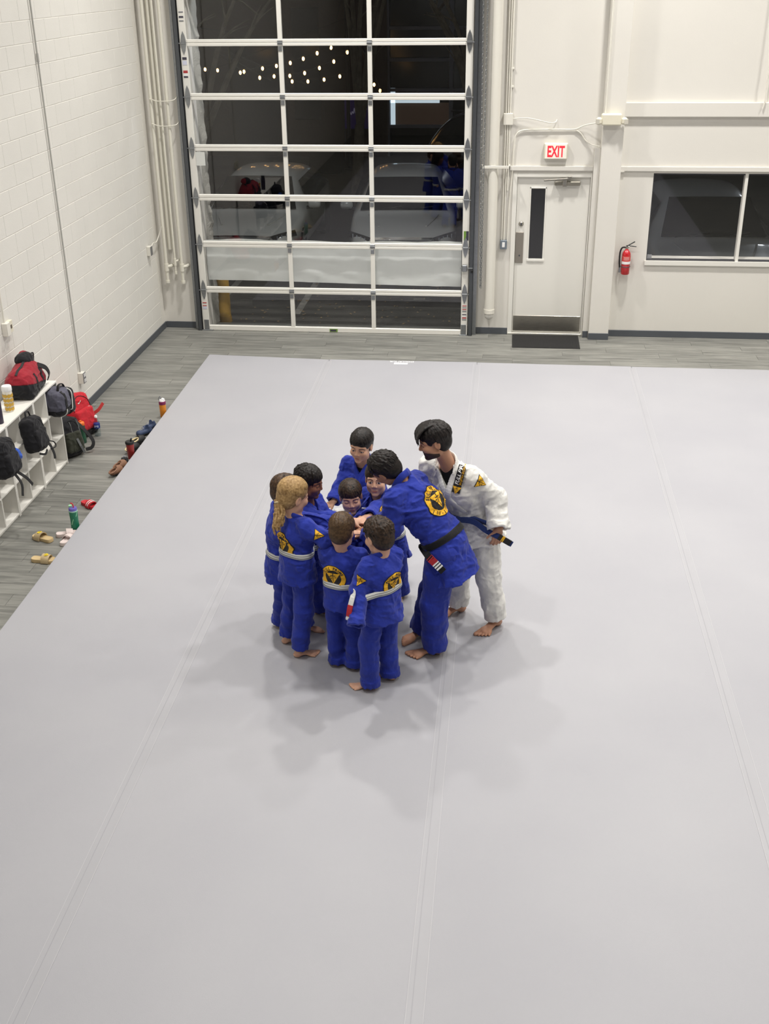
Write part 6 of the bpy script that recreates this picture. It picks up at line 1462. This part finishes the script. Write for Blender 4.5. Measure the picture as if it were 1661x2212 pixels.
# man in white
P = dict(label='person in white gi with blue belt, bearded, standing and looking down', seed=11, patches=[('sleeve', 'l', .18, .042, .3)], b=1.0, hs=1.02, face=(-.5, -.87), skin=SK_tan, hair=('black', (30, 24, 22), 'floppy'), forelock=True, hairth=1.6,
    pel=at(1027, 1128, -7.57), neck=at(966, 1000, -7.64), head=at(938, 953, -7.73), hf=(-.93, -.22, -.30), hu=(-.32, -.05, .95), eye=.25, beard=True,
    fl=gnd(1070, 1353), fr=gnd(990, 1322), dl=gdir((1082, 1348), (1046, 1372)), dr=(-.8, -.5, 0), el=at(1072, 1078, -7.68), wl=at(1077, 1143, -7.80), er=at(925, 1070, -7.40), wr=at(935, 1125, -7.44),
    hands=dict(l=((-.12, -.1, -1), (.25, -1, 0), .5), r=((-.5, -.4, -.7), (0, .3, 1), .3)), gi=M_wgi, belt=M_bluebelt, shirt=True, vneck=.22, skirt=.115, belth=.15, shw=.175, hem=.09, knot=.3, belttilt=-.01, foot=.26,
    hairline=.056, sweep=.3, tails=[dict(path=[at(1022, 1127, -7.76), at(1050, 1146, -7.80), at(1078, 1160, -7.83), at(1106, 1176, -7.84)], n=(-.2, -1, .2), bars=[(.74, .97, P_blk), (.92, .965, M_white_print), (.80, .845, P_yel)])])
people.append(P); man_white = P
# man in blue, bowing
P = dict(label='person in blue gi with black belt bowing over the children', seed=12, patches=[('round', .235, 0., .108)], b=1.0, hs=1.0, face=(-.93, .36), skin=SK_tan, hair=('black', (30, 24, 22), 'wavy'), hairth=1.3,
    pel=at(966, 1176, -7.97), neck=at(868, 1036, -7.93), head=at(834, 1014, -7.93), hf=(-.62, .45, -.64), hu=(-.62, -.12, .78),
    fl=gnd(938, 1412), fr=gnd(912, 1372), dl=gdir((950, 1418), (884, 1426)), dr=gdir((912, 1372), (882, 1384)), el=at(842, 1142, -8.12), wl=at(800, 1160, -7.98), er=at(845, 1118, -7.74), wr=at(805, 1140, -7.76),
    hands=dict(l=((-.7, .55, -.2), (0, 0, 1), .2), r=((-.9, -.1, -.2), (0, 0, 1), .2)), gi=M_blue, belt=M_blackbelt, skirt=.22, shw=.175, shf=.03, hem=.06, beltw=.05, knot=-.55, belth=.07, foot=.255, skf=.0, leg=1.08, tails=[dict(path=[at(926, 1203, -8.17), at(940, 1217, -8.18), at(958, 1235, -8.19)], n=(-.2, -1, .5), bars=[(.36, .62, pmat('red_rank_bar', (176, 34, 44), .7)), (.66, .71, M_white_print), (.74, .79, M_white_print), (.82, .87, M_white_print), (.62, .66, pmat('red_rank_bar', (176, 34, 44), .7))])])
people.append(P); man_blue = P
KID = dict(skirt=.20, b=.74, hand=.185, foot=.245)
# boy at the back
P = dict(label='person with short black hair in blue gi over a black shirt, facing the hall', seed=13, **KID, hs=1.0, face=(-.22, -.97), skin=SK_light, hair=('black', (36, 28, 26), 'short'),
    pel=at(782, 1096, -6.88), neck=at(784, 991, -6.88), head=at(780, 963, -6.94), hf=(-.22, -.95, -.2), hu=(.05, -.2, .97), eye=.42,
    fl=gnd(808, 1210), fr=gnd(768, 1205), dl=(0, -1, 0), dr=(-.3, -1, 0), el=at(822, 1060, -6.90), wl=at(815, 1100, -7.05), er=at(736, 1050, -6.92), wr=at(721, 1083, -7.04),
    hands=dict(l=((-.3, -.5, -.6), (.3, -.8, .4), .3), r=((-.75, -.35, -.42), (-.3, -.5, .8), .10)), gi=M_blue, belt=M_kidbelt, shirt=True, vneck=.19, hairline=.060, fringe=.80)
people.append(P); boy_back = P
# boy in white gi
P = dict(label='person with dark fringe in white gi, head bowed over the hands', seed=14, patches=[('sleeve', 'l', .4, .034, 0.)], b=.66, hand=.19, foot=.245, hs=.97, face=(.08, -1), skin=SK_fair, hair=('darkbrown', (48, 36, 30), 'short'), hairth=1.2,
    pel=at(775, 1196, -7.38), neck=at(765, 1099, -7.38), head=at(758, 1074, -7.45), hf=(.16, -.97, -.14), hu=(-.05, -.15, .97), eye=.26,
    fl=gnd(795, 1290), fr=gnd(760, 1288), dl=(.2, -1, 0), dr=(-.1, -1, 0), el=at(822, 1128, -7.42), wl=at(800, 1140, -7.60), er=at(728, 1140, -7.42), wr=at(755, 1142, -7.58),
    hands=dict(l=((-.7, -.6, -.1), (0, 0, 1), .25), r=((.5, -.7, -.1), (0, 0, 1), .25)), gi=M_wgi, belt=M_kidbelt, shirt=True, hairline=.048, fringe=.86, vneck=.16)
people.append(P); boy_white = P
# child half hidden behind the bowing man
P = dict(label='person in blue gi peering out beside the bowing black belt', seed=15, patches=[('sleeve', 'l', .85, .034, 0.)], **KID, hs=.97, face=(-.5, -.87), skin=SK_fair, hair=('darkbrown', (48, 36, 30), 'short'),
    pel=at(842, 1160, -7.26), neck=at(817, 1062, -7.30), head=at(813, 1036, -7.34), hf=(-.04, -.98, .06), hu=(.0, .05, 1), eye=.72,
    fl=gnd(868, 1288), fr=gnd(845, 1284), dl=(-.3, -1, 0), dr=(-.4, -1, 0), el=at(814, 1100, -7.48), wl=at(797, 1117, -7.66), er=at(782, 1112, -7.36), wr=at(778, 1128, -7.62),
    hands=dict(l=((-.85, -.35, -.15), (0, -.2, 1), .22), r=((0, -.9, -.3), (0, 0, 1), .2)), gi=M_blue, belt=M_kidbelt, shirt=True, hairline=.058, fringe=.75)
people.append(P); child_peer = P
# girl in profile
P = dict(label='person with dark chin-length hair in blue gi, shown in profile', seed=16, patches=[('sleeve', 'r', .78, .034, .3)], **KID, hs=1.0, face=(.93, -.25), skin=SK_brown, hair=('black', (24, 20, 20), 'bob'),
    pel=at(676, 1186, -7.56), neck=at(662, 1078, -7.56), head=at(667, 1041, -7.58), hf=(.95, -.22, -.22), hu=(.2, -.05, .97), eye=.3,
    fl=gnd(672, 1300), fr=gnd(690, 1326), dl=(1, .1, 0), dr=(.95, -.2, 0), el=at(708, 1120, -7.52), wl=at(752, 1128, -7.62), er=at(712, 1122, -7.70), wr=at(752, 1132, -7.70),
    hands=dict(l=((.9, -.2, -.1), (0, 0, 1), .2), r=((.97, .05, -.06), (.1, -.25, 1), .15)), gi=M_blue, belt=M_kidbelt, hairline=.062, fringe=.6, sidel=1.05, whorl=(0, -.05, .1), sweep=.1)
people.append(P); girl_dark = P
# child behind the blonde one
P = dict(label='person in blue gi mostly hidden behind the blonde ponytail', seed=17, **KID, hs=.97, face=(.9, .3), skin=SK_fair, hair=('midbrown', (60, 46, 34), 'short'),
    pel=at(607, 1205, -7.80), neck=at(608, 1096, -7.80), head=at(619, 1062, -7.80), hf=(.9, .25, -.2), hu=(.2, .05, .97),
    fl=gnd(660, 1362), fr=gnd(606, 1352), dl=(1, .05, 0), dr=(.9, -.1, 0), el=at(668, 1130, -7.70), wl=at(730, 1135, -7.72), er=at(620, 1158, -7.92), wr=at(668, 1150, -7.90),
    hands=dict(l=((.95, .0, -.1), (0, 0, 1), .2), r=((.9, .2, 0), (0, 0, 1), .2)), gi=M_blue, belt=M_kidbelt, rolled=True)
people.append(P); child_hidden = P
# blonde child
P = dict(label='person with blonde ponytail in blue gi, back turned, grey and white belt', seed=18, skirt=.20, patches=[('round', .245, 0., .088), ('sleeve', 'r', .55, .036, .5)], b=.77, hand=.185, foot=.245, hs=1.03, face=(.74, .67), skin=SK_fair, hair=('blonde', (150, 118, 74), 'pony'), hairth=1.2,
    pel=at(642, 1205, -8.06), neck=at(640, 1113, -8.04), head=at(634, 1072, -8.02), hf=(.72, .60, -.25), hu=(.2, .1, .97), ponyat=(-.012, -.108, -.035), ponytail=[at(604, 1114, -8.13), at(600, 1130, -8.16), at(604, 1146, -8.17)],
    fl=gnd(622, 1388), fr=gnd(648, 1418), dl=gdir((612, 1390), (655, 1380)), dr=gdir((634, 1418), (688, 1411)), el=at(700, 1132, -7.84), wl=at(760, 1125, -7.80), er=at(702, 1166, -8.16), wr=at(752, 1152, -8.0),
    hands=dict(l=((.97, .15, -.06), (.1, -.3, 1), .15), r=((.85, .4, -.1), (0, 0, 1), .2)), gi=M_blue, belt=M_kidbelt, fringe=.7, whorl=(0, -.02, .12), sweep=.05, hem=.10, drop=.05)
people.append(P); child_blonde = P
# child with brown hair, back to the hall
P = dict(label='person with light brown short hair in blue gi seen squarely from behind', seed=19, skirt=.17, patches=[('round', .265, -.06, .088), ('sleeve', 'r', .6, .034, 0.)], b=.71, hand=.185, foot=.24, hs=.98, face=(.12, .99), skin=SK_fair, hair=('brown', (90, 68, 46), 'short'),
    pel=at(740, 1272, -8.22), neck=at(742, 1182, -8.20), head=at(738, 1148, -8.19), hf=(.12, .9, -.4), hu=(.05, .4, .9),
    fl=gnd(729, 1434), fr=gnd(766, 1442), dl=(-.1, 1, 0), dr=(.25, 1, 0), el=at(708, 1212, -8.06), wl=at(758, 1165, -7.92), er=at(783, 1212, -8.05), wr=at(788, 1168, -7.92),
    hands=dict(l=((.5, .8, 0), (0, 0, 1), .2), r=((-.3, .9, 0), (0, 0, 1), .2)), gi=M_blue, belt=M_kidbelt, rolled=True, hem=.04, whorl=(0, -.055, .105))
people.append(P); child_brown = P
# front child with dark wavy hair
P = dict(label='person with dark wavy hair in blue gi, one arm hanging, belt end showing', seed=20, skirt=.22, patches=[('round', .245, .02, .085), ('sleeve', 'l', .55, .036, -.2)], b=.76, hand=.185, foot=.245, hs=1.0, face=(-.74, .67), skin=SK_fair, hair=('darkbrown', (44, 34, 26), 'wavy'), hairth=1.3,
    pel=at(824, 1284, -8.43), neck=at(822, 1196, -8.41), head=at(818, 1160, -8.39), hf=(-.66, .66, -.35), hu=(-.22, .2, .95),
    fl=gnd(800, 1487), fr=gnd(842, 1466), dl=gdir((812, 1488), (766, 1486)), dr=(-.9, .45, 0), el=at(776, 1272, -8.54), wl=at(772, 1326, -8.66), er=at(838, 1192, -8.12), wr=at(800, 1160, -7.95),
    hands=dict(l=((-.25, .1, -.9), (-.8, -.5, .1), .4), r=((-.5, .8, -.1), (0, 0, 1), .2)), gi=M_blue, belt=M_kidbelt, rolled=True, hem=.05, whorl=(0, -.05, .11), longsleeve=dict(l=.10), knot=-1.1, tails=[dict(path=[at(764, 1280, -8.62), at(756, 1312, -8.68), at(752, 1340, -8.70)], n=(-.5, -1, .2), bars=[(.62, .9, pmat('red_rank_bar', (176, 34, 44), .7)), (.93, .98, M_white_print)])])
people.append(P); child_front = P
for P in people: person(P)

# long lapel patch on the white jacket
J = man_white['_J']; root = man_white['_root']; p0, p1 = at(984, 1064, -7.78), at(1002, 997, -7.78); c = (p0+p1)/2; uu = unit(p1-p0); n = unit(CAM-c); n = unit(n-np.dot(n, uu)*uu); vv = np.cross(n, uu); Lh = np.linalg.norm(p1-p0)/2
b_ = drape(J, 'lapel_patch', quad2([(-Lh, -.029), (Lh, -.026), (Lh, .026), (-Lh, .029)], 12), c, uu, vv, .012, P_blk, root)
ic = c-uu*Lh*.80
drape(J, 'emblem', xf2(shield(), .030, -Lh*.80, 0, math.pi*.0+math.pi/2*0-1.57), c, uu, vv, .0135, P_yel, b_)
drape(J, 'emblem_marks', xf2(shield_marks(), .030, -Lh*.80, 0, -1.57), c, uu, vv, .015, P_blk, b_)
g = glyphs('FULL PRIME', .02); drape(J, 'lettering', xf2((g[0]*[1.45*Lh/max(.1, np.ptp(g[0][:, 0])), .024], g[1]), 1., Lh*.22, .008), c, uu, vv, .0135, M_white_print, b_)
g = glyphs('JIU-JITSU SCHOOL', .02); drape(J, 'lettering', xf2((g[0]*[1.45*Lh/max(.1, np.ptp(g[0][:, 0])), .014], g[1]), 1., Lh*.22, -.015), c, uu, vv, .0135, P_yel, b_)
